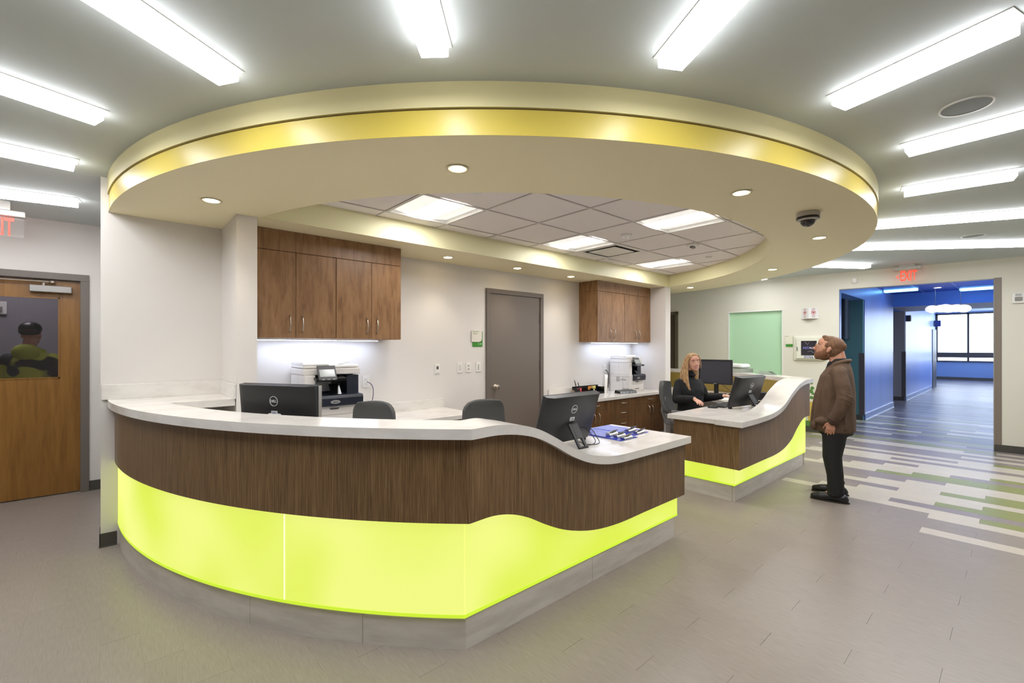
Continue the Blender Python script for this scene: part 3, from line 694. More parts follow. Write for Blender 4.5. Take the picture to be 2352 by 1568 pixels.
# ------------------------------------------------------------------ casework
def bow(b, p0, p1, out, r=.0055, d=.028):
    p0, p1, out = Vector(p0), Vector(p1), Vector(out); pts = []
    for i in range(9):
        t = i / 8; pts.append(p0.lerp(p1, t) + out * (d * sin(pi * t) ** .6 if 0 < t < 1 else -.002))
    b.tube(pts, r, 8)
def upper(name_lbl, x0, x1, xm, z0, z1, side, hx, gl):
    t = thing('wall_cabinet', name_lbl, 'cabinet', ((x0 + x1) / 2, 4.32, z0), group=None); c = t.location
    b = B(); b.box(x0, x1, 4.165, 4.497, z0, z1); b.obj('body', cabw, t, world=True)
    for (a, e), h in zip(((x0, xm), (xm, x1)), hx):
        b = B(); b.box(a + .0015, e - .0015, 4.145, 4.163, z0 + .001, z1 - .002); d = b.obj('door', cabw, t, world=True, bevel=.0012, seg=1)
        b = B(); bow(b, (h, 4.146, z0 + .05), (h, 4.146, z0 + .195), (0, -1, 0)); o = b.obj('handle', nickel, None, smooth=True); o.parent = d; o.location = -Vector(t.location)
    return t
upper('oak-brown wall cabinet above the large printer, next to the left pier', .856, 1.552, 1.21, 1.53, 2.262, 0, (1.16, 1.262), 0)
upper('oak-brown wall cabinet above the large printer, farther from the left pier', 1.554, 2.20, 1.891, 1.53, 2.262, 0, (1.845, 1.945), 0)
upper('oak-brown wall cabinet near the grey door above the stationery tray', 5.37, 6.045, 5.72, 1.535, 2.285, 0, (5.67, 5.775), 0)
upper('oak-brown wall cabinet in the corner above the smaller printer', 6.047, 6.787, 6.385, 1.535, 2.285, 0, (6.335, 6.44), 0)
for nm, x0, x1, z0, lb in (('fascia_board', .856, 2.20, 2.264, 'long wooden fascia board between the left wall cabinets and the soffit'), ('fascia_board', 5.37, 6.787, 2.287, 'wooden fascia board between the right wall cabinets and the soffit')):
    b = B(); b.box(x0, x1, 4.145, 4.497, z0, ZS - .001); o = b.obj(nm, cabw, None, bevel=.0015, seg=1); tag(o, lb, 'fascia')
for x0, x1, z, lb in ((.95, 2.05, 1.53, 'slim white light bar under the left wall cabinets'), (5.5, 6.7, 1.535, 'slim white light bar under the right wall cabinets')):
    t = thing('under_cabinet_light', lb, 'light', ((x0 + x1) / 2, 4.35, z))
    w = (x1 - x0) / 2
    b = B(); b.box(-w, w, -.03, .03, -.012, 0); b.obj('housing', white_p, t); b = B(); b.box(-w + .01, w - .01, -.024, .024, -.015, -.012); b.obj('lens', ucab_m, t)
# rear counters
def counter(lbl, x0, x1, yf, z, bl):
    t = thing('rear_counter', lbl, 'countertop', ((x0 + x1) / 2, (yf + 4.5) / 2, z))
    b = B(); b.box(x0, x1, yf, 4.498, z - .042, z); b.obj('slab', stone, t, world=True, bevel=.002)
    b = B(); b.box(x0, x1, 4.478, 4.498, z + .0005, z + .105); b.obj('backsplash', stone, t, world=True, bevel=.001)
    return t
counter('white stone counter under the left wall cabinets, holding the large printer', .857, 2.93, 3.84, .757, 0)
counter('white stone counter right of the grey door, holding the smaller printer', 4.69, 6.785, 3.865, .75, 0)
def base_unit(lbl, x0, x1, kind, yf, zt):
    t = thing('base_cabinet', lbl, 'cabinet', ((x0 + x1) / 2, 4.2, 0)); m = cabd
    b = B(); b.box(x0, x1, yf + .02, 4.495, .1, zt); b.obj('body', m, t, world=True)
    b = B(); b.box(x0, x1, yf + .08, 4.49, 0, .1); b.obj('toe_kick', rub, t, world=True)
    def front(nm, a, e, z0, z1, hp):
        b = B(); b.box(a + .002, e - .002, yf, yf + .018, z0 + .0015, z1 - .0015); d = b.obj(nm, m, t, world=True, bevel=.0012, seg=1)
        b = B(); bow(b, hp[0], hp[1], (0, -1, 0)); o = b.obj('handle', nickel, d, smooth=True); o.location = -Vector(t.location)
    xm = (x0 + x1) / 2
    if kind == 'dd':
        front('drawer', x0, x1, .585, zt, ((xm - .065, yf, .65), (xm + .065, yf, .65)))
        front('door', x0, xm, .1, .585, ((xm - .05, yf, .41), (xm - .05, yf, .545))); front('door', xm, x1, .1, .585, ((xm + .05, yf, .41), (xm + .05, yf, .545)))
    elif kind == 'd4':
        zz = [.1, .27, .425, .58, zt]
        for q in range(4): zc = (zz[q] + zz[q + 1]) / 2; front('drawer', x0, x1, zz[q], zz[q + 1], ((xm - .065, yf, zc), (xm + .065, yf, zc)))
base_unit('dark wooden base cabinet with one drawer and two doors, nearest the grey door', 4.69, 5.34, 'dd', 3.89, .706)
base_unit('dark wooden base cabinet of four drawers, middle of the three', 5.342, 5.96, 'd4', 3.89, .706)
base_unit('dark wooden base cabinet with one drawer and two doors, against the right pier', 5.962, 6.78, 'dd', 3.89, .706)
base_unit('dark wooden base cabinet hidden below the left rear counter, nearest the left pier', .86, 1.9, 'dd', 3.865, .713)
base_unit('dark wooden base cabinet below the left rear counter, nearer the grey door', 1.902, 2.92, 'dd', 3.865, .713)

# ------------------------------------------------------------------ ceiling lights (radial)
LIN = [(-147.6, 4.10, 5.3, 'near-left'), (-134.0, 4.13, 5.3, ''), (-120.2, 4.13, 5.3, ''), (-106.4, 4.13, 4.74, ''), (-92.8, 4.10, 5.3, ''), (-79.0, 4.03, 4.62, ''), (-63.0, 3.98, 5.75, ''), (-48.0, 4.02, 6.6, ''), (-33.4, 4.1, 5.50, ''), (-18.5, 4.3, 4.95, ''), (-161.2, 4.12, 5.3, ''), (-174.7, 4.05, 5.2, ''), (170.2, 4.12, 5.3, '')]
WHO = ['ceiling light bar at the upper left, second from the top-left corner lights', 'ceiling light bar running to the top edge left of centre', 'ceiling light bar running to the top edge right of centre',
 'short ceiling light bar wholly in view at the upper right', 'ceiling light bar cut by the right edge, below the short upper-right one', 'short ceiling light bar wholly in view right of the soffit', 'long ceiling light bar touching the right tip of the soffit',
 'longest ceiling light bar, lowest one crossing the right edge', 'ceiling light bar left of the exit sign above the right wall', 'tiny far ceiling light bar peeping out under the soffit', 'ceiling light bar cut by the left edge, uppermost there', 'ceiling light bar at the left edge, second from the bottom', 'ceiling light bar at the left edge just above the partly seen exit sign']
for (a, r0, r1, _), lb in zip(LIN, WHO):
    w = .056; rc = (r0 + r1) / 2; L = (r1 - r0) / 2; p = P(rc, a)
    t = thing('linear_ceiling_light', lb, 'light', (p[0], p[1], ZC), radians(a), group='white light bars radiating around the soffit')
    b = B(); b.box(-L - .02, L + .02, -w - .012, w + .012, -.004, 0); b.obj('trim_frame', whitem, t)
    b = B(); b.box(-L, L, -w, w, -.053, -.004); b.obj('diffuser_body', lampside_m, t)
    b = B(); b.box(-L + .002, L - .002, -w + .002, w - .002, -.056, -.053); b.obj('diffuser', lamp_m, t)
# troffers
TW = ['square ceiling troffer nearest the left wall cabinets', 'square ceiling troffer beside the air diffuser, middle of the four', 'square ceiling troffer cut by the front rim of the soffit, right of centre', 'farthest square ceiling troffer, above the smaller printer']
for (i, j), lb in zip(((2, 3), (5, 3), (5, 1), (8, 3)), TW):
    x0, x1, y0, y1 = gx[i] + .012, gx[i + 1] - .012, gy[j] + .012, gy[j + 1] - .012; cx, cy = (x0 + x1) / 2, (y0 + y1) / 2; hx, hy = (x1 - x0) / 2, (y1 - y0) / 2
    t = thing('troffer_light', lb, 'light', (cx, cy, ZG), group='recessed square lights over the desks')
    b = B(); b.box(-hx, hx, -hy, hy, .045, .05); b.obj('back_pan', trofp_m, t)
    b = B(); b.sweep([[(-hx, y, .04), (-.12, y, .012), (-.12, y, .016), (-hx, y, .045)] for y in (-hy, hy)]); b.sweep([[(hx, y, .04), (.12, y, .012), (.12, y, .016), (hx, y, .045)] for y in (-hy, hy)]); b.obj('reflector', trofp_m, t)
    b = B(); pr = [(.14 * cos(pi * q / 10), .004 + .02 * (1 - sin(pi * q / 10))) for q in range(11)]; b.sweep([[(x, y, z) for x, z in pr] for y in (-hy, hy)]); b.obj('lens', trof_m, t)
    b = B()
    for q in ((-hx, hx, -hy, -hy + .008), (-hx, hx, hy - .008, hy), (-hx, -hx + .008, -hy, hy), (hx - .008, hx, -hy, hy)): b.box(q[0], q[1], q[2], q[3], 0, .045)
    b.obj('frame', whitem, t)
# downlights
DL = [(P(3.475, -164.3), 'round downlight in the soffit above the curved counter, leftmost'), (P(3.475, -134.2), 'round downlight in the soffit rim above the desk corner'), (P(3.475, -104.0), 'round downlight in the soffit right of centre, left of the security camera'), (P(3.475, -74.6), 'round downlight in the soffit just right of the security camera'),
 (P(3.45, -45.5), 'small round downlight in the soffit above the woman and far desk'), (P(3.44, -15.5), 'farthest round downlight, near the right pier'), ((2.79, 4.19), 'round downlight in the back bulkhead, first right of the left cabinets'), ((3.82, 4.19), 'round downlight in the back bulkhead left above the grey door'), ((4.83, 4.19), 'round downlight in the back bulkhead right of the grey door')]
for (x, y), lb in DL:
    t = thing('downlight', lb, 'light', (x, y, ZS), group='round recessed downlights in the soffit')
    b = B(); b.lathe([(.056, -.001), (.064, -.004), (.052, -.005), (.047, -.001)], (0, 0, 0), 28); b.obj('trim_ring', M('dl_trim', (214, 204, 170), .35), t, auto=True)
    b = B(); b.lathe([(.046, -.0035), (.044, -.0045), (.001, -.0045)], (0, 0, 0), 24); b.obj('lens', down_m, t)
    ld = bpy.data.lights.new('downlight_beam', 'SPOT'); ld.energy = 9; ld.spot_size = radians(95); ld.spot_blend = .8; ld.color = (1, .88, .7); ld.shadow_soft_size = .04
    lo = bpy.data.objects.new('downlight_beam', ld); COL.objects.link(lo); lo.parent = t; lo.location = (0, 0, -.012)

# ------------------------------------------------------------------ things on ceilings
t = thing('security_camera', 'white dome security camera under the soffit, right of the downlights', 'camera', (3.876 * 1.0, 1.047, ZS))
D0 = P(3.52, -90.5); t.location = (D0[0], D0[1], ZS)
b = B(); b.prism([(.075 * cos(a) * (1.0), .075 * sin(a)) for a in [radians(q) for q in (10, 40, 50, 80, 100, 130, 140, 170, 190, 220, 230, 260, 280, 310, 320, 350)]], -.035, 0); b.obj('mount', M('cam_white', (190, 184, 176), .4), t, bevel=.004)
b = B(); b.lathe([(.074, -.035), (.074, -.05), (.066, -.053)], (0, 0, 0), 24); b.obj('band', blackg, t, auto=True)
b = B(); b.lathe([(.07, -.052), (.06, -.06), (.05, -.061)], (0, 0, 0), 24); b.obj('bezel', M('cam_white', (190, 184, 176), .4), t, auto=True)
b = B(); b.lathe([(.05, -.058), (.047, -.075), (.036, -.092), (.018, -.102), (.002, -.105)], (0, 0, 0), 24); b.obj('dome', M('smoked_dome', (30, 28, 28), .08, spec=.9), t, smooth=True)
for (x, y, z, r, lb) in ((3.293, .195, ZC, .105, 'round ceiling speaker between the light bars at the upper right'), (7.169, .369, ZC, .10, 'small far ceiling speaker between the long light bars on the right')):
    t = thing('ceiling_speaker', lb, 'speaker', (x, y, z))
    b = B(); b.lathe([(r, 0), (r, -.006), (r - .008, -.007), (r - .01, -.003)], (0, 0, 0), 32); b.obj('rim', white_p, t, auto=True)
    b = B(); b.lathe([(r - .009, -.002), (r - .011, -.005), (.001, -.005)], (0, 0, 0), 32); b.obj('grille', M('spk_grille', (140, 146, 144), .7), t)
t = thing('smoke_detector', 'round white smoke detector on the tile ceiling beside the middle troffer', 'detector', (4.073, 2.773, ZG))
b = B(); b.lathe([(.06, .004), (.06, -.012), (.05, -.02), (.03, -.022)], (0, 0, 0), 28); b.obj('base', white_p, t, auto=True)
b = B(); b.lathe([(.03, -.02), (.028, -.036), (.012, -.04)], (0, 0, 0), 20); b.obj('sensor', white_p, t, auto=True)
t = thing('ceiling_strobe', 'white ceiling strobe with dark slots on the tile ceiling right of the smoke detector', 'alarm', (5.003, 2.513, ZG))
b = B(); b.box(-.055, .055, -.055, .055, -.025, .004); b.obj('base', white_p, t, bevel=.008)
b = B(); b.box(-.035, .035, -.02, .02, -.045, -.025); b.obj('lens', M('strobe_lens', (120, 118, 112), .15), t, bevel=.006)
for (x, y, lb) in ((5.857, 2.723, 'small white sprinkler cover on the tile ceiling nearest the curved right rim'), (2.108, 2.775, 'small sprinkler cover on the tile ceiling half hidden by the front rim')):
    t = thing('sprinkler', lb, 'sprinkler', (x, y, ZG)); b = B(); b.lathe([(.042, .003), (.042, -.004), (.036, -.006)], (0, 0, 0), 24); b.obj('cover_plate', white_p, t, auto=True)
    b = B(); b.lathe([(.03, -.005), (.028, -.012), (.01, -.013)], (0, 0, 0), 20); b.obj('cap', white_p, t, auto=True)
# plaque air diffuser in tile (6,3)
x0, x1, y0, y1 = gx[6] + .01, gx[7] - .01, gy[3] + .01, gy[4] - .01
t = thing('air_diffuser', 'square plaque air diffuser beside the middle troffer', 'vent', ((x0 + x1) / 2, (y0 + y1) / 2, ZG))
b = B(); b.box(-.303, .303, -.297, .297, .045, .05); b.obj('plenum', M('vent_dark', (52, 48, 46), .7), t)
b = B()
for q in ((-.303, .303, -.297, -.25), (-.303, .303, .25, .297), (-.303, -.255, -.25, .25), (.255, .303, -.25, .25)): b.box(*q, .0, .006)
b.obj('frame', white_p, t)
b = B(); b.box(-.2, .2, -.195, .195, -.004, .004); b.obj('plaque', white_p, t, bevel=.003)

# ------------------------------------------------------------------ exit signs
redl = M('exit_red', (255, 40, 20), .4, emit=(255, 52, 28), es=1.3)
acr = M('sign_acrylic', (255, 255, 255), .02, trans=.95, ior=1.2, alpha=.35)
def exit_sign(lbl, loc, rz, txt, arrow, w=.30):
    t = thing('exit_sign', lbl, 'sign', loc, rz)    # local: face looks toward -y
    b = B(); b.box(-w / 2, w / 2, -.035, .035, -.066, -.012); b.obj('housing', M('exit_housing', (190, 186, 178), .35, metal=.4), t, bevel=.008)
    b = B(); b.box(-.09, .09, -.025, .025, -.012, ZC - loc[2]); b.obj('canopy', M('exit_housing', (190, 186, 178), .35, metal=.4), t)
    b = B(); b.box(-w / 2 + .012, w / 2 - .012, -.003, .003, -.235, -.066); pn = b.obj('face_panel', acr, t)
    tx = text('lettering', txt, .21, redl, t, (.015, -.005, -.160), facing(0, -1), .0015, sx=.44, bold=.003, loc_world=False)
    if arrow:
        b = B(); b.obox((-.108, -.005, -.150), (.012, 0, .014), (0, .0015, 0), (-.003, 0, .0035)); b.obox((-.108, -.005, -.174), (.012, 0, -.014), (0, .0015, 0), (.003, 0, .0035)); b.obj('arrow', redl, t)
    return t
ex1 = exit_sign('red EXIT sign with a left arrow hanging before the corridor opening', (8.98, 1.16, ZC - .01), atan2(-EXT.y, -EXT.x), 'EXIT', True, .32)
ex2 = exit_sign('red EXIT sign above the wooden door, cut by the left edge of the picture', (-.705, 5.75, ZC - .06), 0, 'EXIT', False, .36)
# stray light on the wall behind comes from the sign itself

# ------------------------------------------------------------------ right-wall items
def on_wall(y, z, d=0.0): return (XW(y) + EXN.x * d, y + EXN.y * d, z)
RW = atan2(EXT.y, EXT.x) + pi      # local +x runs to image right (towards -Y), -y local faces the lobby
def wthing(name, lbl, cat, y, z): return thing(name, lbl, cat, on_wall(y, z, .001), RW)
# local frame check: face direction is local -y -> world
t = wthing('motion_sensor', 'small white motion sensor high on the right wall left of the exit sign', 'sensor', 1.828, 2.49)
b = B(); b.box(-.035, .035, -.04, 0, 0, .09); b.obj('body', white_p, t, bevel=.012)
b = B(); b.box(-.026, .026, -.045, -.036, .01, .04); b.obj('lens', M('sensor_lens', (205, 200, 192), .3), t, bevel=.006)
t = wthing('fire_alarm_strobe', 'white fire alarm strobe on the right wall at the right edge of the picture', 'alarm', .045, 2.055)
b = B(); b.box(-.06, .06, -.03, 0, 0, .14); b.obj('body', white_p, t, bevel=.008)
b = B(); b.box(-.035, .035, -.055, -.028, .035, .085); b.obj('strobe_lens', M('strobe_clear', (150, 148, 142), .1), t, bevel=.008)
b = B()
for q in range(4): b.box(-.03, .03, -.032, -.029, .1 + q * .008, .103 + q * .008)
b.obj('sounder_slots', dgrey, t)
# AED V sign
red = M('aed_red', (176, 24, 28), .4)
t = wthing('aed_sign', 'white projecting V-shaped AED sign with two red heart symbols above the defibrillator cabinet', 'sign', 2.445, 1.945)
s = .13
b = B(); b.sweep([[(-.125, 0, z), (0, -.115, z), (.125, 0, z), (.12, .0, z), (0, -.11, z), (-.12, 0, z)] for z in (0, .185)]); b.obj('panel', M('sign_white', (236, 232, 230), .35), t)
def heart(cx, cz, r, nrm, name='heart_symbol'):
    n = Vector(nrm).normalized(); u = Vector((0, 0, 1)).cross(n).normalized(); c = Vector(cx)
    o1 = c + n * .0012
    b = B(); ring = [(r * cos(2 * pi * q / 24), r * sin(2 * pi * q / 24)) for q in range(24)]; b.prismd(ring, o1, u, (0, 0, 1), n * .0008); b.obj('ring_symbol', red, t)
    b = B(); ring = [(r * .8 * cos(2 * pi * q / 24), r * .8 * sin(2 * pi * q / 24)) for q in range(24)]; b.prismd(ring, o1 + n * .0009, u, (0, 0, 1), n * .0005); b.obj('ring_inner', M('sign_white', (236, 232, 230), .35), t)
    pts = []
    for q in range(28):
        a = 2 * pi * q / 28; pts.append((r * .036 * 16 * sin(a) ** 3, r * .036 * (13 * cos(a) - 5 * cos(2 * a) - 2 * cos(3 * a) - cos(4 * a))))
    b = B(); b.prismd(pts, o1 + n * .0015, u, (0, 0, 1), n * .0005); b.obj(name, red, t)
    b = B(); bolt = [(.1, .5), (-.2, .0), (0, .0), (-.1, -.5), (.2, .05), (0, .05)]; b.prismd([(p * r * .6, q * r * .6) for p, q in bolt], o1 + n * .0021, u, (0, 0, 1), n * .0004); b.obj('bolt_symbol', M('sign_white', (236, 232, 230), .35), t)
nl, nr = Vector((-.68, -.73, 0)), Vector((.68, -.73, 0))
heart((-.0625, -.0575, .105), None, .038, nl); heart((.0625, -.0575, .105), None, .038, nr)
for cx_, n_ in ((-.0625, nl), (.0625, nr)):
    text('lettering', 'AED', .032, M('sign_text', (120, 60, 60), .5), t, (cx_ + n_.x * .002, -.0575 + n_.y * .002, .163), facing(n_.x, n_.y), .0003, loc_world=False)
    u_ = Vector((0, 0, 1)).cross(n_).normalized(); b = B()
    for q in range(3): b.obox((cx_ + n_.x * .002, -.0575 + n_.y * .002, .052 - q * .013), u_ * (.03 - .006 * (q == 2)), n_ * .0004, (0, 0, .0022))
    b.obj('small_print', M('sign_text2', (170, 120, 120), .5), t)
# AED cabinet
t = wthing('defibrillator_cabinet', 'white wall cabinet with a dark window and ZOLL lettering behind the man', 'cabinet', 2.45, 1.23)
b = B(); b.box(-.225, .225, -.03, 0, 0, .42); b.obj('trim_plate', M('aed_white', (226, 224, 208), .35), t, bevel=.004)
b = B()
for q in ((-.185, .185, .03, .085), (-.185, .185, .335, .39), (-.185, -.115, .085, .335), (.115, .185, .085, .335)): b.box(q[0], q[1], -.062, -.03, q[2], q[3])
dr = b.obj('door', M('aed_white', (226, 224, 208), .35), t, bevel=.003)
b = B(); b.box(-.115, .115, -.045, -.04, .085, .335); b.obj('window_pane', M('aed_dark', (52, 50, 58), .15), dr)
b = B(); b.box(-.175, -.165, -.07, -.06, .16, .23); b.obj('latch', dgrey, dr)
text('lettering', 'ZOLL', .052, M('zoll_blue', (34, 52, 150), .4), t, (-.0, -.0635, .058), facing(0, -1), .0006, sx=1.15, bold=.0012, loc_world=False)
text('lettering', 'AED', .055, M('aed_lav', (120, 116, 190), .4), t, (-.04, -.0465, .215), facing(0, -1), .0006, loc_world=False, bold=.001)
text('lettering', 'PLUS', .042, M('aed_plus', (215, 212, 220), .4), t, (.055, -.0465, .212), facing(0, -1), .0006, loc_world=False, bold=.001)
b = B(); b.tube([(-.06, -.047, .32), (-.02, -.048, .27), (0, -.048, .31)], .004, 6); b.tube([(-.02, -.048, .15), (.03, -.048, .16), (.07, -.048, .13)], .004, 6); b.obj('contents', M('aed_content', (130, 128, 128), .4), dr)
# room sign
grn = M('sign_green', (60, 138, 42), .4)
t = wthing('room_sign', 'white room sign with a green strip left of the defibrillator cabinet', 'sign', 2.757, 1.465)
b = B(); b.box(-.06, .06, -.012, 0, .045, .2); b.obj('plate', M('sign_cream', (222, 220, 200), .4), t, bevel=.004)
b = B(); b.box(-.045, .06, -.008, 0, 0, .045); b.obj('colour_strip', grn, t)
b = B(); b.box(-.052, -.006, -.0128, -.0118, .182, .188); b.obj('small_print', M('sign_txt', (110, 120, 90), .4), t)
# wall decal of leaves and trunk behind the desk end
t = wthing('wall_decal', 'green dotted leaf decal with a yellow trunk on the wall between desk and man', 'decal', 2.42, .1)
for q, (x, z) in enumerate(((0, .74), (.012, .655), (-.01, .6), (.02, .56), (0, .49), (-.06, .7), (-.07, .62), (-.05, .54), (-.1, .66))):
    b = B(); b.lathe([(.022 + .006 * (q % 3), 0), (.02 + .006 * (q % 3), -.002)], (x, 0, z), 14, 'y'); b.obj('leaf', M('decal_green', (84, 130, 60), .5), t)
b = B(); b.box(-.05, .03, -.002, 0, .0, .42); b.obj('trunk', M('decal_yellow', (205, 176, 84), .5), t)
b = B(); b.box(-.12, .06, -.0025, 0, .0, .09); b.obj('grass', M('decal_green', (84, 130, 60), .5), t)
# ------------------------------------------------------------------ back-wall items
t = thing('room_sign', 'square white and green room sign left of the grey door', 'sign', (3.42, 4.499, 1.46))
b = B(); b.box(-.068, .087, -.006, 0, 0, .19); b.obj('green_plate', grn, t, bevel=.004)
pl = [(-.085, .06), (.03, .06), (.052, .068), (.066, .085), (.07, .105), (.07, .20), (-.085, .20)]
b = B(); b.prismd(pl, (0, -.006, 0), (1, 0, 0), (0, 0, 1), (0, -.008, 0)); b.obj('white_plate', M('sign_cream2', (224, 218, 206), .4), t)
text('lettering', 'Electrical\nCloset', .026, M('sign_txt2', (110, 140, 80), .4), t, (-.07, -.0145, .175), facing(0, -1), .0003, 'LEFT', loc_world=False)
text('lettering', 'C-401', .024, M('sign_txt3', (220, 232, 214), .4), t, (.045, -.0065, .035), facing(0, -1), .0003, loc_world=False)
def plate(lbl, x, z, kind, name='wall_switch', cat='switch'):
    t = thing(name, lbl, cat, (x, 4.499, z))
    b = B(); b.box(-.037, .037, -.007, 0, -.06, .06); b.obj('cover_plate', white_p, t, bevel=.002)
    dk = M('slot_dark', (70, 66, 62), .5)
    if kind == 'rocker': b = B(); b.box(-.017, .017, -.011, -.006, -.033, .033); b.obj('rocker', M('rocker', (214, 210, 202), .35), t, bevel=.001)
    if kind == 'duo':
        for z_ in (-.02, .02):
            b = B(); b.box(-.016, .016, -.01, -.006, z_ - .014, z_ + .014); bt = b.obj('button', M('rocker', (214, 210, 202), .35), t, bevel=.003)
            b = B(); b.box(-.007, .007, -.011, -.0095, z_ - .003, z_ + .003); b.obj('indicator', dk, bt)
    if kind == 'trio':
        for z_ in (-.024, 0, .024):
            b = B(); b.box(-.012, .012, -.01, -.006, z_ - .008, z_ + .008); b.obj('button', M('button_grey', (170, 166, 158), .35), t, bevel=.002)
    if kind == 'therm':
        b = B(); b.box(-.024, .024, -.016, -.006, -.045, .045); b.obj('body', white_p, t, bevel=.002)
        b = B(); b.box(-.016, .012, -.0175, -.0155, -.005, .03); b.obj('display', M('lcd', (92, 90, 88), .3), t)
    if kind == 'outlet':
        for z_ in (-.022, .022):
            b = B(); b.lathe([(.016, -.006), (.016, -.0095), (.015, -.01)], (0, 0, z_), 18, 'y'); f = b.obj('socket', white_p, t)
            b = B(); b.box(-.008, -.0055, -.0108, -.0098, z_ - .005, z_ + .005); b.box(.0055, .008, -.0108, -.0098, z_ - .005, z_ + .005); b.obj('slots', dk, f)
    return t
plate('white thermostat plate on the back wall, leftmost of the four plates', 2.845, 1.205, 'therm', 'thermostat', 'thermostat')
plate('plain white rocker switch, second of the four plates on the back wall', 3.165, 1.21, 'rocker')
plate('white two-button switch, third of the four plates on the back wall', 3.29, 1.21, 'duo')
plate('white three-button switch nearest the grey door', 3.442, 1.208, 'trio')
plate('white power outlet with a plugged cord right of the large printer', 1.99, 1.10, 'outlet', 'power_outlet', 'outlet')
plate('white power outlet with a black plug left of the smaller printer', 6.0, 1.11, 'outlet', 'power_outlet', 'outlet')
# ------------------------------------------------------------------ computers
scr = M('screen_dark', (58, 58, 66), .25, spec=.5)
logo = M('logo_silver', (200, 200, 202), .3, metal=.5)
lab = M('label_white', (215, 215, 215), .4)
def aio(lbl, c, rz, w=.57, h=.36, tilt=12, stand='leg', z0=.03):
    """all-in-one computer: local +y = back, +x = right; stands at z of c"""
    t = thing('desktop_computer', lbl, 'computer', c, rz)
    T = Matrix.Translation((0, 0, z0)) @ Matrix.Rotation(radians(-tilt), 4, 'X')  # lean: top towards +y
    def tr(o): o.data.transform(T); return o
    b = B()
    b.sweep([[(x, -.02, z) , (x, .012 + .022 * k, z)] and [(x * 1, -.022, 0), (x, .0 + .028 * q, 0), (x, .03 * q + .006, h), (x, -.022, h)] for x, q in ((-w / 2, .25), (-w / 2 + .05, 1), (w / 2 - .05, 1), (w / 2, .25)) for z, k in ((0, 0),)])
    tr(b.obj('back_shell', black, t, bevel=.004, auto=True))
    b = B(); b.box(-w / 2, w / 2, -.027, -.021, -.002, h + .002); tr(b.obj('front_bezel', dgrey, t, bevel=.002))
    b = B(); b.box(-w / 2 + .018, w / 2 - .018, -.0285, -.0268, .03, h - .018); tr(b.obj('screen', scr, t))
    b = B(); b.box(-w / 2 + .06, w / 2 - .06, .032, .0345, h - .03, h - .022); tr(b.obj('vent_slot', blackg, t))
    # round logo
    b = B(); pr = []
    for q in range(28):
        a = 2 * pi * q / 28; pr.append([(.0 + r * cos(a), y, h * .72 + r * sin(a)) for r, y in ((.031, .033), (.031, .037), (.0275, .037), (.0275, .033))])
    b.sweep(pr + [pr[0]]); tr(b.obj('logo_ring', logo, t, auto=True))
    tx = text('logo_lettering', 'DELL', .021, logo, t, (0, .037, h * .72), facing(0, 1), .0006, bold=.0008, loc_world=False); tr(tx)
    b = B(); b.box(-.022, .022, .032, .0365, h * .47, h * .47 + .026); tr(b.obj('asset_label', lab, t))
    b = B()
    for q in range(3): b.box(-.016, .016, .0364, .0369, h * .47 + .005 + q * .006, h * .47 + .008 + q * .006)
    tr(b.obj('label_print', M('print_blue', (70, 80, 120), .5), t))
    if stand == 'leg':
        b = B(); zt = h * .36 + z0; yb = .04 + sin(radians(tilt)) * h * .36
        b.sweep([[(x, yb, zt), (x, yb + .014, zt + .003), (x, yb + .115, .0), (x, yb + .10, .0)] for x in (-.045, -.022)]); b.sweep([[(x, yb, zt), (x, yb + .014, zt + .003), (x, yb + .115, .0), (x, yb + .10, .0)] for x in (.022, .045)])
        b.sweep([[(x, yb, zt), (x, yb + .014, zt + .003), (x, yb + .075, zt * .42), (x, yb + .061, zt * .42)] for x in (-.022, .022)])
        b.box(-.045, .045, yb + .098, yb + .117, 0, .012); b.obj('stand', black, t, bevel=.002)
        b = B(); b.box(-w / 2 + .03, -w / 2 + .06, -.03, .0, 0, z0 + .01); b.box(w / 2 - .06, w / 2 - .03, -.03, 0, 0, z0 + .01); b.obj('feet', black, t)
    else:
        b = B(); b.box(-.05, .05, .03, .055, z0 + .02, z0 + .17); b.obj('arm_cover', M('silver', (205, 202, 196), .3), t, bevel=.01)
        b = B(); b.box(-.06, .05, .02, .035, -.0, z0 + .19); b.obj('neck', blackg, t); b = B(); b.box(-.12, .12, -.09, .11, 0, .012); b.obj('base', black, t, bevel=.004)
    return t
def cables(lbl, paths, r=.003, mat=black):
    t = thing('cable_bundle', lbl, 'cables', paths[0][0])
    for p in paths:
        v = [Vector(q) for q in p]; sm = []
        for i in range(len(v) - 1):
            a, b_, c, d = v[max(i - 1, 0)], v[i], v[i + 1], v[min(i + 2, len(v) - 1)]
            for k in range(5):
                s_ = k / 5; sm.append(.5 * ((2 * b_) + (c - a) * s_ + (2 * a - 5 * b_ + 4 * c - d) * s_ ** 2 + (3 * b_ - a - 3 * c + d) * s_ ** 3))
        sm.append(v[-1]); b = B(); b.tube(sm, r, 6); b.obj('cable', mat, t, smooth=True, world=True)
    return t
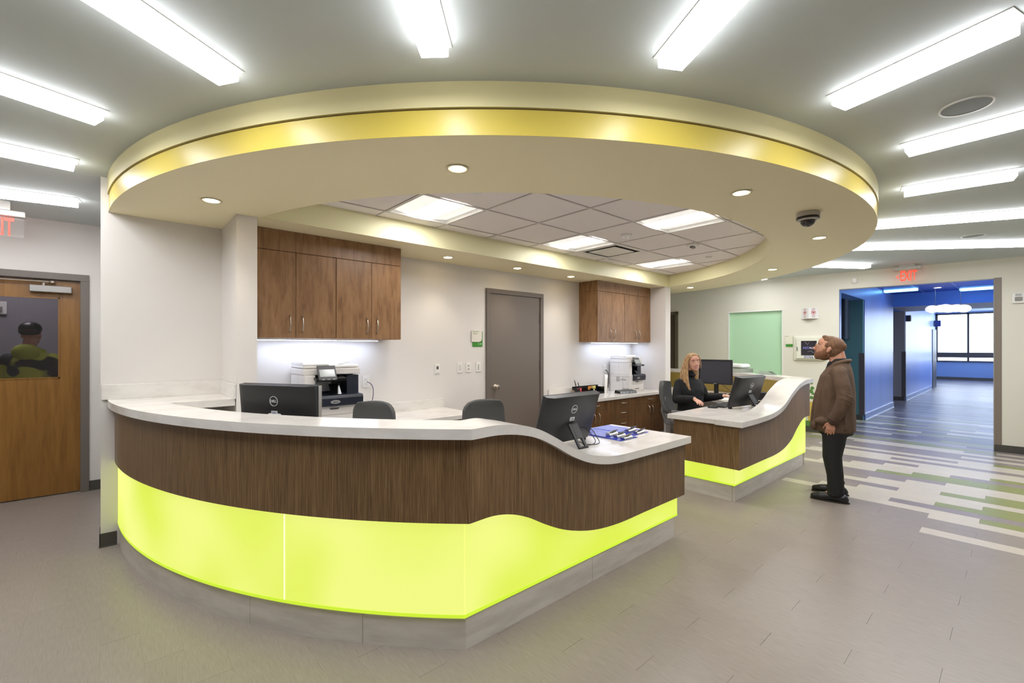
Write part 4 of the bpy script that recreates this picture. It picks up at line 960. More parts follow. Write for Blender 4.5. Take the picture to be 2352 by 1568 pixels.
# left computer: back faces out over the high counter
m1x, m1y = .765, 3.03
def yaw_of(back): return atan2(back[1], back[0]) - pi / 2
pc1 = aio('black desktop computer seen from behind at the left end of the near desk', (.80, 3.05, .7645), yaw_of((-.496, -.30)), .575, .345, 4, 'neck', .115)
b = B(); b.box(-.2905, -.2875, -.020, .008, .115, .458); b.box(.2875, .2905, -.020, .008, .115, .458); b.obj('silver_rim', nickel, pc1)
aio('black desktop computer leaning on its kickstand where the near counter dips', (2.42, 2.17, .7645), pi, .56, .345, 16, 'leg', .03)
aio('black desktop computer on the far desk between the woman and the man', (5.44, 2.13, .7645), radians(171), .56, .345, 16, 'leg', .03)
t = cables('loose black cables behind the computer on the near desk', [[(2.56, 2.13, .9), (2.62, 2.1, .84), (2.63, 2.05, .775), (2.52, 2.02, .77), (2.45, 2.08, .80)], [(2.5, 2.14, .88), (2.60, 2.08, .87), (2.66, 2.06, .80), (2.60, 2.00, .77), (2.50, 2.06, .77)]])
t = cables('tangle of cables behind the computer and phone on the far desk', [[(5.75, 2.05, .82), (5.85, 2.02, .775), (5.98, 2.1, .79), (6.05, 2.16, .83)], [(5.8, 2.12, .775), (5.92, 2.0, .80), (6.02, 2.05, .772), (6.1, 2.15, .82)], [(5.78, 2.1, .80), (5.9, 2.06, .84), (6.0, 2.0, .772), (6.08, 2.08, .775)]])
# upright monitor facing the woman
t = thing('monitor', 'dark flat monitor on a stand facing the seated woman', 'monitor', (6.66, 3.0, .7645), radians(184) - pi / 2)
# local -y... back of the screen is +x after rotation; build with screen normal = local +y
b = B(); b.box(-.235, .235, -.035, .0, .155, .505); b.obj('back_shell', dgrey, t, bevel=.006)
b = B()
for q in ((-.24, .24, .15, .168), (-.24, .24, .492, .51), (-.24, -.224, .168, .492), (.224, .24, .168, .492)): b.box(q[0], q[1], -.002, .012, q[2], q[3])
b.obj('bezel', black, t, bevel=.002)
b = B(); b.box(-.224, .224, .0, .004, .168, .492); b.obj('screen', scr, t)
b = B(); b.box(-.03, .03, -.05, -.03, .01, .28); b.obj('neck', black, t); b = B(); b.box(-.12, .12, -.11, .09, 0, .014); b.obj('base', black, t, bevel=.004)
b = B(); b.box(-.02, .02, .012, .0125, .156, .163); b.obj('badge', logo, t)
cables('thin coloured cables hanging behind the upright monitor', [[(6.72, 3.12, .98), (6.70, 3.2, .90), (6.66, 3.22, .80), (6.58, 3.26, .775)], [(6.75, 3.0, .95), (6.8, 2.9, .86), (6.76, 2.75, .775), (6.6, 2.6, .772)], [(6.7, 3.15, .94), (6.62, 3.24, .86), (6.6, 3.2, .78), (6.5, 3.2, .775)]], .004, M('cable_brown', (60, 40, 38), .5))
# keyboard, mouse
def keyboard(lbl, c, rz):
    t = thing('keyboard', lbl, 'keyboard', c, rz)
    b = B(); b.sweep([[(x, -.07, 0), (x, .07, 0), (x, .07, .022), (x, -.07, .012)] for x in (-.22, .22)]); b.obj('body', black, t, bevel=.003)
    b = B()
    for i in range(5):
        for j in range(14):
            x = -.205 + j * .0295; y = -.055 + i * .0235; z = .013 + (y + .07) / .14 * .01; b.box(x, x + .0255, y, y + .0195, z, z + .004)
    b.obj('keys', dgrey, t, kind='stuff'); return t
keyboard('black keyboard in front of the far-desk computer', (5.45, 2.335, .7645), radians(4))
def mouse(lbl, c, rz):
    t = thing('computer_mouse', lbl, 'mouse', c, rz)
    b = B(); b.ell((0, 0, .006), (.055, .031, .026)); bmesh.ops.bisect_plane(b.bm, geom=b.bm.verts[:] + b.bm.edges[:] + b.bm.faces[:], plane_co=(0, 0, 0), plane_no=(0, 0, -1), clear_outer=True)
    b.obj('shell', black, t, smooth=True); b = B(); b.box(.02, .04, -.004, .004, .024, .032); b.obj('wheel', dgrey, t); return t
mouse('black computer mouse at the back edge of the far desk', (5.14, 2.345, .7645), radians(-70))
# phones
def phone(lbl, c, rz, z=0.0):
    t = thing('desk_phone', lbl, 'phone', c, rz)
    b = B(); b.sweep([[(x, -.10, 0), (x, .09, 0), (x, .09, .095), (x, .06, .10), (x, -.10, .025)] for x in (-.11, .11)]); b.obj('base', black, t, bevel=.006)
    b = B(); b.sweep([[(x, -.115, .036), (x, .085, .118), (x, .085, .135), (x, -.115, .052)] for x in (-.105, -.055)]); b.box(-.108, -.052, -.12, -.07, .03, .06); b.obj('handset', blackg, t, bevel=.01)
    b = B(); b.sweep([[(x, .02, .08), (x, .065, .1), (x, .065, .104), (x, .02, .084)] for x in (-.03, .09)]); b.obj('display', M('lcd2', (120, 124, 122), .2), t)
    b = B()
    for i in range(4):
        for j in range(3): y = -.08 + i * .022; z_ = .026 + (y + .1) / .16 * .075; b.box(.0 + j * .028, .02 + j * .028, y, y + .014, z_, z_ + .006)
    b.obj('keypad', grey, t, kind='stuff'); return t
phone('black desk phone on a raised stand behind the far-desk computer', (6.12, 2.17, .80), radians(120))
b = B(); 
t = thing('phone_stand', 'small dark wedge stand under the desk phone', 'stand', (6.12, 2.17, .7645), radians(120)); b.box(-.1, .1, -.09, .09, 0, .008); b.box(-.09, -.08, -.08, .08, .008, .034); b.box(.08, .09, -.08, .08, .008, .034); b.obj('frame', dgrey, t)
phone('black desk phone left of the far-desk computer, beside the upright monitor', (6.55, 2.62, .7645), radians(150))
# wipes bottle
t = thing('spray_bottle', 'white and blue cleaner bottle against the far desk panel', 'bottle', (6.40, 2.47, .7645))
b = B(); b.lathe([(.043, 0), (.045, .01), (.045, .15), (.035, .18), (.016, .205), (.014, .225)], n=20); b.obj('body', white_p, t, smooth=True)
b = B(); b.lathe([(.0455, .04), (.0455, .13)], n=20); b.obj('label', M('label_blue', (120, 130, 190), .4, tex=1, col2=(228, 228, 236), scale=(60, 60, 60), ramp=(.48, .52)), t, smooth=True)
b = B(); b.box(-.016, .016, -.03, .02, .222, .25); b.box(-.01, .01, -.05, -.028, .232, .246); b.obj('trigger_head', M('bottle_cap', (225, 225, 225), .4), t, bevel=.004)
# papers on the far desk
for q, (x, y, r, lb) in enumerate(((6.18, 2.60, .5, 'white paper sheet lying in front of the upright monitor base'), (5.95, 2.36, .2, 'white paper sheet between keyboard and phones on the far desk'), (6.12, 2.95, -.3, 'white paper sheet nearest the woman beside the upright monitor'))):
    b = B(); b.obox((0, 0, .0008), (.14, 0, 0), (0, .10, 0), (0, 0, .0006)); o = b.obj('paper_sheet', M('paper', (228, 226, 222), .6), None); o.location = (x, y, .7652); o.rotation_euler = (0, 0, r); tag(o, lb, 'paper')
# clear organiser + white device on the high counter by the green window
t = thing('letter_tray', 'grey letter tray with a white rounded lid before the green window', 'tray', (7.33, 2.95, 1.07), radians(62))
cl = M('clear_plastic', (235, 245, 240), .08, trans=.8, ior=1.3, alpha=.6)
b = B(); b.box(-.19, .19, -.11, .11, 0, .006); b.box(-.19, .19, -.11, -.106, 0, .06); b.box(-.19, .19, .106, .11, 0, .06); b.box(-.19, -.186, -.11, .11, 0, .06); b.box(.186, .19, -.11, .11, 0, .06)
for q in range(9): b.box(-.19 + q * .0475, -.187 + q * .0475, -.112, .112, 0, .062)
b.obj('tray', M('tray_grey', (176, 184, 170), .4), t)
b = B(); b.box(-.17, .17, -.09, .09, .066, .13); b.obj('lid', M('lid_white', (240, 244, 240), .35), t, bevel=.028, seg=4)
b = B(); b.lathe([(.012, 0), (.012, -.006)], (-.08, -.0915, .10), 12, 'y'); b.obj('knob', black, t)
b = B(); b.box(-.16, .16, -.08, .08, .007, .055); b.obj('papers', M('paper', (228, 226, 222), .6), t)
t = thing('acrylic_stand', 'clear flat acrylic stand with a small white tag, right of the letter tray', 'stand', (7.02, 2.45, 1.07), radians(55))
b = B(); b.box(-.18, .18, -.06, .06, 0, .004); b.sweep([[(x, -.05, .004), (x, -.046, .004), (x, .03, .05), (x, .026, .05)] for x in (-.18, .18)]); b.obj('acrylic_sheet', cl, t)
b = B(); b.sweep([[(x, -.045, .015), (x, -.043, .015), (x, .02, .048), (x, .018, .048)] for x in (-.16, -.08)]); b.obj('tag', white_p, t)
# ------------------------------------------------------------------ printers
def printer(lbl, c, w, d, h, big):
    """local: front = -y, origin = centre of footprint"""
    t = thing('printer', lbl, 'printer', c, 0)
    x0, x1, y0, y1 = -w / 2, w / 2, -d / 2, d / 2
    zb, zc, zs = h * .40, h * .80, h
    b = B(); b.box(x0 + .0, x1, y0, y1, 0, zb + .04); b.obj('lower_body', offw, t, bevel=.006)
    b = B(); b.box(x0, x0 + .09, y0 + .012, y0 + .20, zb + .04, zc); b.box(x0, x1, y0 + .20, y1, zb + .04, zc); b.obj('upper_body', offw, t, bevel=.006)
    b = B(); b.box(x0 + .09, x1 - .0, y0 + .185, y0 + .199, zb + .02, zc); b.obj('output_back', navy, t)
    b = B(); b.box(x1 - .11, x1 - .0, y0 + .05, y0 + .2, zb + .02, zc - .01); b.obj('side_column', navy, t, bevel=.004)
    b = B(); b.sweep([[(x, y0 - .028, zb - .05), (x, y0 - .034, zb + .02), (x, y0 - .02, zb + .045), (x, y0 + .19, zb + .055), (x, y0 + .19, zb - .05)] for x in (x0 + .085, x1 + .012)]); b.obj('front_cover', navy, t, bevel=.006)
    b = B(); b.box(x0 + .11, x0 + .28, y0 + .17, y0 + .184, zb + .07, zb + .16); b.obj('paper_window', M('pw', (190, 192, 194), .3), t)
    b = B(); b.sweep([[(x, y0 + .02, zb + .05), (x, y0 + .03, zb + .05), (x, y0 + .10, zb + .135), (x, y0 + .09, zb + .14)] for x in (x0 + .23, x0 + .32)]); b.obj('paper_flap', blackg, t)
    # badge
    b = B(); pr = [(.042 * cos(a) , .016 * sin(a)) for a in [2 * pi * q / 24 for q in range(24)]]; b.prismd(pr, ((x0 + x1) / 2 - .0, y0 - .0335, zb - .012), (1, 0, 0), (0, 0, 1), (0, -.003, 0)); b.obj('badge', grey, t)
    text('badge_lettering', 'xerox', .02, M('badge_dark', (60, 60, 66), .4), t, ((x0 + x1) / 2, y0 - .037, zb - .012), facing(0, -1), .0005, loc_world=False, bold=.0006)
    # trays
    b = B(); b.box(x0 + .06, x1 - .03, y0 - .006, y0, .10 if big else .12, zb - .07); b.obj('front_door', M('printer_panel', (206, 200, 195), .45), t, bevel=.004)
    b = B(); b.prismd([(-.045, 0), (.045, 0), (.033, -.014), (-.033, -.014)], ((x0 + x1) / 2, y0 - .004, zb - .066), (1, 0, 0), (0, 0, 1), (0, -.006, 0)); b.obj('door_grip', dgrey, t)
    b = B(); b.box(x0 + .03, x1 - .02, y0 - .004, y0, .01, .09); b.obj('paper_tray', M('printer_panel2', (214, 209, 203), .45), t, bevel=.003)
    b = B(); b.box(-.05, .05, y0 - .012, y0 - .003, .045, .055); b.obj('tray_grip', dgrey, t)
    # scanner
    b = B(); b.box(x0 - .005, x1 + .01, y0 + .03, y1 + .01, zc, zc + .055); b.obj('scanner_bed', offw, t, bevel=.008)
    b = B(); b.box(x0 - .002, x1 + .004, y0 + .05, y1, zc + .058, zc + .085); b.obj('scanner_lid', M('lid_off', (232, 229, 225), .4), t, bevel=.012)
    b = B(); b.sweep([[(x, y0 + .05, zc + .082), (x, y0 + .05, zs - .02 ), (x, y0 + .09, zs), (x, y1 - .02, zs), (x, y1, zc + .082)] for x in (x0 + .0, x0 + .22)]); b.obj('document_feeder', offw, t, bevel=.01)
    b = B(); b.sweep([[(x, y0 + .10, zs - .035 + k), (x, y1 - .05, zs - .035 + k), (x, y1 - .05, zs - .028 + k), (x, y0 + .10, zs - .028 + k)] for x, k in ((x0 + .2, -.02), (x1 - .06, .03))]); b.obj('feeder_tray', M('printer_panel2', (214, 209, 203), .45), t, bevel=.002)
    # control panel
    b = B(); b.sweep([[(x, y0 - .05, zc - .055), (x, y0 + .10, zc - .02), (x, y0 + .10, zc + .0), (x, y0 - .05, zc - .03)] for x in (x0 + .075, x0 + .34)]); b.obj('panel_shelf', blackg, t, bevel=.004)
    b = B(); b.sweep([[(x, y0 - .06, zc - .04), (x, y0 - .05, zc - .046), (x, y0 + .015, zc + .08), (x, y0 + .005, zc + .084)] for x in (x0 + .095, x0 + .255)]); b.obj('control_panel', dgrey, t, bevel=.006)
    b = B(); b.sweep([[(x, y0 - .048, zc - .012), (x, y0 - .046, zc - .012), (x, y0 + .004, zc + .074), (x, y0 + .002, zc + .076)] for x in (x0 + .11, x0 + .24)]); b.obj('touch_screen', M('touch', (158, 164, 162), .15), t)
    b = B()
    for q in range(3): b.box(x0 + .12 + q * .045, x0 + .145 + q * .045, y0 - .066, y0 - .058, zc - .038, zc - .03)
    b.obj('buttons', logo, t, kind='stuff')
    # side vents and seams (left side)
    b = B()
    for k in range(10): b.box(x0 - .0015, x0 + .001, -.12 + k * .011, -.115 + k * .011, .18, .20 + .012 * (1 - abs(k - 4.5) / 5)); 
    for k in range(6): b.box(x0 - .0015, x0 + .001, -.0 + k * .011, .005 + k * .011, .16, .235)
    for k in range(11): b.box(x0 - .0015, x0 + .001, -.17 + k * .011, -.164 + k * .011, .035, .06)
    b.obj('vents', M('vent_grey', (150, 146, 142), .6), t, kind='stuff')
    b = B(); b.box(x0 - .0012, x0 + .001, y0, y1, zb + .012, zb + .015); b.box(x0 - .0012, x0 + .001, y0 + .12, y0 + .123, .0, zb + .01); b.obj('seam', M('vent_grey', (150, 146, 142), .6), t)
    return t
printer('large white and navy multifunction printer on the left rear counter', (1.505, 4.265, .757), .49, .40, .565, True)
printer('smaller white and grey multifunction printer in the right rear corner', (6.30, 4.275, .75), .40, .37, .575, False)
t = cables('thin purple power cord curving down from the outlet by the large printer', [[(1.995, 4.485, 1.10), (2.03, 4.45, 1.07), (2.045, 4.44, 1.0), (2.03, 4.44, .90), (1.98, 4.43, .80), (1.93, 4.42, .762)]], .004, M('cord_purple', (90, 80, 110), .5))
t = cables('black plug and cord at the outlet left of the smaller printer', [[(6.0, 4.48, 1.085), (6.0, 4.46, 1.085), (6.03, 4.46, 1.06), (6.06, 4.46, 1.0), (6.06, 4.47, .8)]], .006)
# stationery tray and friends on right rear counter
t = thing('desk_organiser', 'black stationery tray on the right rear counter holding pens and sticky notes', 'organiser', (5.42, 4.36, .75))
b = B(); b.box(-.30, .30, .05, .06, 0, .125); b.box(-.30, .30, -.08, .06, 0, .008); b.box(-.30, .30, -.09, -.08, 0, .045); b.box(-.30, -.29, -.08, .05, 0, .10); b.box(.29, .30, -.08, .05, 0, .10); b.box(-.1, -.094, -.08, .05, 0, .08); b.box(.08, .086, -.08, .05, 0, .08); b.obj('tray', blackg, t)
for q, (x, dx, z, c, lb) in enumerate(((-.24, -.05, .20, black, 'black pen sticking up at the left end of the stationery tray'), (-.18, -.03, .165, M('pen_blue', (40, 40, 60), .4), 'dark pen leaning beside the tallest pen in the stationery tray'), (-.265, .0, .15, dgrey, 'short dark marker at the end of the stationery tray'))):
    t2 = thing('pen', lb, 'pen', (5.42 + x, 4.36, .76)); b = B(); b.tube([(0, 0, 0), (dx, .02, z)], .006, 8); b.obj('barrel', c, t2); b = B(); b.tube([(dx, .02, z), (dx * 1.08, .0215, z * 1.08)], .0035, 8); b.obj('tip', dgrey, t2)
for x, w, c, z, lb in ((-.17, .055, (220, 96, 100), .075, 'pink sticky note pad in the stationery tray'), (.09, .045, (226, 150, 70), .09, 'orange sticky note pad in the stationery tray'), (.17, .05, (226, 214, 120), .092, 'pale yellow sticky note pad in the stationery tray')):
    t2 = thing('note_pad', lb, 'notepad', (5.42 + x, 4.405, .76)); b = B(); b.box(-w, w, -.012, 0, z - .045, z + .01); b.obj('pad', M('note_%d' % c[1], c, .6), t2); b = B(); b.box(-w, w, -.0135, -.012, z - .043, z + .008); b.obj('top_sheet', M('note_%d' % c[1], c, .6), t2)
t = thing('small_bottle', 'tiny cream bottle in front of the stationery tray', 'bottle', (5.38, 4.22, .75)); b = B(); b.lathe([(.022, 0), (.024, .01), (.024, .045), (.01, .06)], n=16); b.obj('body', M('bottle_cream', (232, 214, 190), .4), t, smooth=True); b = B(); b.lathe([(.009, .058), (.009, .085), (.004, .09)], n=12); b.obj('cap', M('bottle_cream', (232, 214, 190), .4), t)
t = thing('tape_dispenser', 'dark grey tape dispenser left of the stationery tray', 'dispenser', (5.02, 4.28, .75)); b = B(); b.sweep([[(-.09, y, 0), (.09, y, 0), (.085, y, .025), (.02, y, .03), (0, y, .055), (-.05, y, .07), (-.085, y, .05)] for y in (-.03, .03)]); b.obj('body', M('tape_body', (72, 64, 56), .5), t, bevel=.006); b = B(); b.lathe([(.03, -.012), (.03, .012)], (-.045, 0, .06), 20, 'y'); b.obj('roll', M('tape_roll', (130, 116, 96), .3), t)
t = thing('modem', 'white upright curved modem left of the smaller printer', 'modem', (5.78, 4.33, .75), radians(-42)); b = B(); b.sweep([[(-.025 + s_ , -.09, 0), (.025 + s_, -.09, 0), (.025 + s_, .09, 0), (-.025 + s_, .09, 0)] if False else [(-.022 + k, -.1 + q, z), (.022 + k, -.1 + q, z), (.022 + k, .1 - q, z), (-.022 + k, .1 - q, z)] for z, k, q, s_ in ((0, 0, 0, 0), (.1, .004, .0, 0), (.2, .01, .015, 0), (.26, .018, .04, 0), (.275, .02, .06, 0))]); b.obj('shell', white_p, t, bevel=.004, auto=True)
b = B(); b.sweep([[(.024, -.08, .0), (.032, -.07, .0), (.032, .07, .0), (.024, .08, 0)], [(.034, -.06, .24), (.044, -.05, .24), (.044, .05, .24), (.034, .06, .24)]]); b.obj('back_panel', M('modem_dark', (90, 80, 80), .6), t)
t = thing('docking_hub', 'flat black hub with ports in front of the smaller printer', 'hub', (5.98, 4.08, .75), radians(-12)); b = B(); b.sweep([[(x, -.07, 0), (x, .07, 0), (x, .05, .05), (x, -.05, .035)] for x in (-.17, .17)]); b.obj('body', blackg, t, bevel=.004); b = B()
for q in range(4): b.box(-.13 + q * .075, -.115 + q * .075, -.07, -.062, .01, .02)
b.obj('ports', grey, t)
# ------------------------------------------------------------------ clipboards
cb = M('clipboard_blue', (44, 62, 176), .22, spec=.6, trans=0.0)
CB = [('lowest blue clipboard of the front fan, its clip nearest the counter edge', 2.915, 1.975, 0, .7652, 0), ('middle blue clipboard of the front fan', 2.925, 2.045, 0, .7690, 0), ('top blue clipboard of the front fan', 2.925, 2.115, 0, .7728, 0), ('lower blue clipboard of the back fan, its clip nearest the end of the desk', 3.165, 2.03, .05, .7652, 0), ('upper blue clipboard of the back fan', 3.185, 2.12, .03, .7690, 0)]
proto = None
for lb, x, y, r, z, _ in CB:
    if proto is None:
        t = thing('clipboard', lb, 'clipboard', (x, y, z), r, group='blue clipboards fanned on the low counter'); proto = t
        b = B(); b.box(-.112, .112, -.02, .30, 0, .003); b.obj('board', cb, t, bevel=.001, seg=1)
        b = B(); b.sweep([[(x_, -.016, .003), (x_, .02, .003), (x_, .028, .012), (x_, .016, .019), (x_, -.006, .021), (x_, -.014, .012)] for x_ in (-.055, .055)]); cbx = b.obj('clip', chrome, t, auto=True)
        b = B(); b.sweep([[(x_, .008, .018), (x_, -.028, .046), (x_, -.031, .044), (x_, .004, .015)] for x_ in (-.035, .035)]); b.obj('lever', chrome, cbx)
        b = B(); b.tube([(-.05, .006, .022), (.05, .006, .022)], .005, 10); b.obj('spring', chrome, cbx, smooth=True)
    else:
        t = copy_tree(proto); t.location = (x, y, z); t.rotation_euler = (0, 0, r); t['label'] = lb
# ------------------------------------------------------------------ chairs
def chair(lbl, x, y, rz, ztop=1.0):
    """local +x = facing direction"""
    t = thing('office_chair', lbl, 'chair', (x, y, 0), rz)
    b = B(); b.loft([(.02, 0, .46, .23, .24), (.02, 0, .475, .245, .255), (.02, 0, .51, .245, .255), (.02, 0, .525, .22, .23)], 32); b.obj('seat', chair_f, t, smooth=True)
    # curved back shell
    secs = []; n = 16; zb, zt = .60, ztop
    def backpoly(off):
        rows = []
        for i in range(13):
            v = i / 12; z = zb + (zt - zb) * v
            hw = .232 * (1 - .12 * v)
            e = min(v, 1 - v) * 12
            if i == 0 or i == 12: hw -= .045
            elif i == 1 or i == 11: hw -= .012
            row = []
            for j in range(n + 1):
                s_ = -1 + 2 * j / n; yy = hw * s_
                bend = .055 * s_ * s_
                crown = (.012 * (1 - s_ * s_)) if i == 12 else 0
                row.append((-.24 - .07 * v + bend + off - .03 * sin(pi * v), yy, z + crown))
            rows.append(row)
        return rows
    b = B(); A = [[b.bm.verts.new(p) for p in r] for r in backpoly(0)]; Bk = [[b.bm.verts.new(p) for p in r] for r in backpoly(-.045)]
    for i in range(12):
        for j in range(n):
            b.bm.faces.new((A[i][j], A[i][j + 1], A[i + 1][j + 1], A[i + 1][j])); b.bm.faces.new((Bk[i][j + 1], Bk[i][j], Bk[i + 1][j], Bk[i + 1][j + 1]))
    for i in range(12):
        for j in (0, n): q = (A[i][j], A[i + 1][j], Bk[i + 1][j], Bk[i][j]); b.bm.faces.new(q if j == 0 else q[::-1])
    for j in range(n):
        b.bm.faces.new((A[12][j], A[12][j + 1], Bk[12][j + 1], Bk[12][j])); b.bm.faces.new((A[0][j + 1], A[0][j], Bk[0][j], Bk[0][j + 1]))
    b.obj('backrest', chair_f, t, smooth=True, bevel=.012)
    b = B(); b.tube([(-.30, 0, .80), (-.33, 0, .62), (-.28, 0, .46), (-.1, 0, .43)], [.02, .022, .022, .02], 8); b.obj('back_support', chair_p, t, smooth=True)
    b = B(); b.tube([(0, 0, .46), (0, 0, .12)], .025, 12); b.lathe([(.06, .44), (.06, .46)], (0, 0, 0), 16); b.obj('gas_column', black, t)
    for s_ in (-1, 1):
        b = B(); b.tube([(-.02, .2 * s_, .45), (-.04, .28 * s_, .47), (-.04, .29 * s_, .64)], .013, 8); b.box(-.14, .12, .265 * s_ - .025, .265 * s_ + .045 * 1, .64, .665) if s_ > 0 else b.box(-.14, .12, -.31, -.24, .64, .665); b.obj('armrest', chair_p, t, bevel=.006)
    for q in range(5):
        a = 2 * pi * q / 5; ca, sa = cos(a), sin(a)
        b = B(); b.tube([(0, 0, .12), (.15 * ca, .15 * sa, .10), (.29 * ca, .29 * sa, .075)], [.028, .022, .014], 8); l = b.obj('leg', chair_p, t, smooth=True)
        b = B(); b.tube([(.29 * ca - .012 * sa, .29 * sa + .012 * ca, .028), (.29 * ca + .012 * sa, .29 * sa - .012 * ca, .028)], .027, 12); b.obj('caster', black, l)
    return t
chair('grey office chair behind the curved counter, in front of the large printer', 1.36, 3.40, radians(203), 1.0)
chair('grey office chair behind the near desk, in front of the grey door', 2.38, 2.76, radians(268), .995)
chair('grey office chair in which the smiling woman sits', 5.58, 2.86, radians(285), 1.0)
# ------------------------------------------------------------------ people
def skin_mat(name, c):
    m = M(name, c, .5, tex=1, amt=.1, scale=(30, 30, 30)); b_ = m.node_tree.nodes['Principled BSDF']; b_.inputs['Subsurface Weight'].default_value = .12; b_.inputs['Subsurface Radius'].default_value = (.012, .005, .003); return m
skin1 = skin_mat('skin_man', (206, 150, 124)); skin2 = skin_mat('skin_woman', (226, 172, 148))
eye_w = M('eye_white', (225, 222, 216), .2); eye_d = M('eye_dark', (50, 38, 30), .15); lipm = M('lips_man', (176, 112, 98), .45); lipw = M('lips_woman', (196, 96, 92), .4)
hair1 = M('hair_auburn', (132, 94, 64), .6, tex=1, col2=(84, 56, 36), scale=(90, 90, 30), bump=.6); beard = M('beard_brown', (142, 96, 66), .75, tex=1, col2=(104, 66, 42), scale=(160, 160, 160), bump=.8)
hair2 = M('hair_blond', (196, 160, 112), .5, tex=1, col2=(128, 92, 58), scale=(110, 110, 5), bump=.7, ramp=(.35, .62))
gold = M('glasses_metal', (200, 170, 130), .25, metal=1)

def hand(b, wrist, d, nrm, side, L=.175, curl=.5, spread=.1):
    """wrist point, finger direction d, palm normal nrm (palm faces nrm), side=+1 thumb towards d x nrm"""
    w, d, n_ = Vector(wrist), Vector(d).normalized(), Vector(nrm); n_ = (n_ - d * n_.dot(d)).normalized(); s_ = d.cross(n_) * side
    k = L / .18
    # palm: slab of ellipsoids
    for q, r in ((.028, .030), (.05, .034), (.072, .036)):
        R = Matrix((s_, d, n_)).transposed()
        b.ell(w + d * q * k, (r * k, .030 * k, .0135 * k), R, 14, 8)
    b.cap(w - d * .02, w + d * .03 * k, .024 * k, .024 * k)
    fl = [(.030, .066), (.010, .076), (-.011, .070), (-.031, .054)]
    for i, (o, fl_) in enumerate(fl):
        p = w + d * (.086 - .004 * abs(i - 1)) * k + s_ * o * k; ang = 0.12
        seg = [fl_ * .45, fl_ * .32, fl_ * .25]; r = [.0092, .0086, .0078, .0068]
        dd = (d + s_ * (o * spread * 20)).normalized(); pts = [p - d * .02 * k, p]
        for q, sg in enumerate(seg):
            ang += curl * (.55 if q else .4); v = dd * cos(ang) + n_ * sin(ang); p = p + v * sg * k; pts.append(p)
        b.chain(pts, [.0095 * k] + [x * k for x in r], 10)
    p = w + d * .03 * k + s_ * .026 * k; t1 = (d * .7 + s_ * .75 + n_ * .25).normalized(); t2 = (d + s_ * .25 + n_ * .3).normalized()
    b.chain([p - t1 * .01, p + t1 * .03 * k, p + t1 * .03 * k + t2 * .03 * k, p + t1 * .03 * k + t2 * .052 * k], [.013 * k, .0115 * k, .0095 * k, .0075 * k], 10)

def head_parts(b, T, k=1.0, fem=False):
    """adds head shapes transformed by T (forward +x); returns nothing"""
    start = len(b.bm.verts)
    e = b.ell
    e((-.012, 0, .030), (.098, .076, .088)); e((.02, 0, -.005), (.078, .066, .095)); e((.028, 0, -.055), (.062, .056 if not fem else .050, .055))
    e((.066, 0, -.088), (.024, .027 if not fem else .021, .022))            # chin
    for s_ in (-1, 1):
        e((.052, .028 * s_, -.020), (.030, .024, .028))                      # cheek
        e((.072, .026 * s_, .034), (.018, .028, .012))                       # brow
        e((-.005, .078 * s_, -.006), (.016, .006, .026)); e((.002, .075 * s_, -.026), (.008, .006, .010))   # ear
        e((.106, .010 * s_, -.026), (.010, .009, .008))                      # nostril wings
        e((.040, .036 * s_, -.06), (.03, .018, .028))
    b.chain([(.090, 0, .026), (.103, 0, .0), (.116, 0, -.020)], [.0075 if fem else .009, .0085 if fem else .010, .0095 if fem else .0115], 10)   # nose
    e((.090, 0, -.046), (.012, .024, .007)); e((.089, 0, -.060), (.012, .021, .008)); e((.080, 0, -.053), (.013, .03, .02))
    e((.066, 0, .052), (.034, .054, .042)); e((.068, 0, .01), (.024, .045, .05))
    vs = b.bm.verts[:] if hasattr(b.bm.verts, '__getitem__') else list(b.bm.verts)
    b.bm.verts.ensure_lookup_table()
    for i in range(start, len(b.bm.verts)): b.bm.verts[i].co = T @ (b.bm.verts[i].co * k)
def addT(b, fn, T, k=1.0):
    b.bm.verts.ensure_lookup_table(); s0 = len(b.bm.verts); fn(b); b.bm.verts.ensure_lookup_table()
    for i in range(s0, len(b.bm.verts)): b.bm.verts[i].co = T @ (b.bm.verts[i].co * k)
def eyes(t, T, k, mat_iris=eye_d):
    for s_ in (-1, 1):
        b = B(); addT(b, lambda q: q.ell((.0805, .031 * s_, .011), (.0100, .0130, .0068), None, 14, 10), T, k); e = b.obj('eye', eye_w, t, smooth=True)
        b = B(); addT(b, lambda q: q.ell((.0895, .031 * s_, .011), (.0022, .0050, .0052), None, 12, 8), T, k); b.obj('iris', mat_iris, e, smooth=True)
        b = B(); addT(b, lambda q: q.tube([(.092, .014 * s_, .032), (.0915, .030 * s_, .038), (.080, .050 * s_, .033)], [.0042, .005, .003], 8), T, k); b.obj('eyebrow', hair1 if t.get('man') else M('brow_w', (120, 88, 60), .7), t, smooth=True)

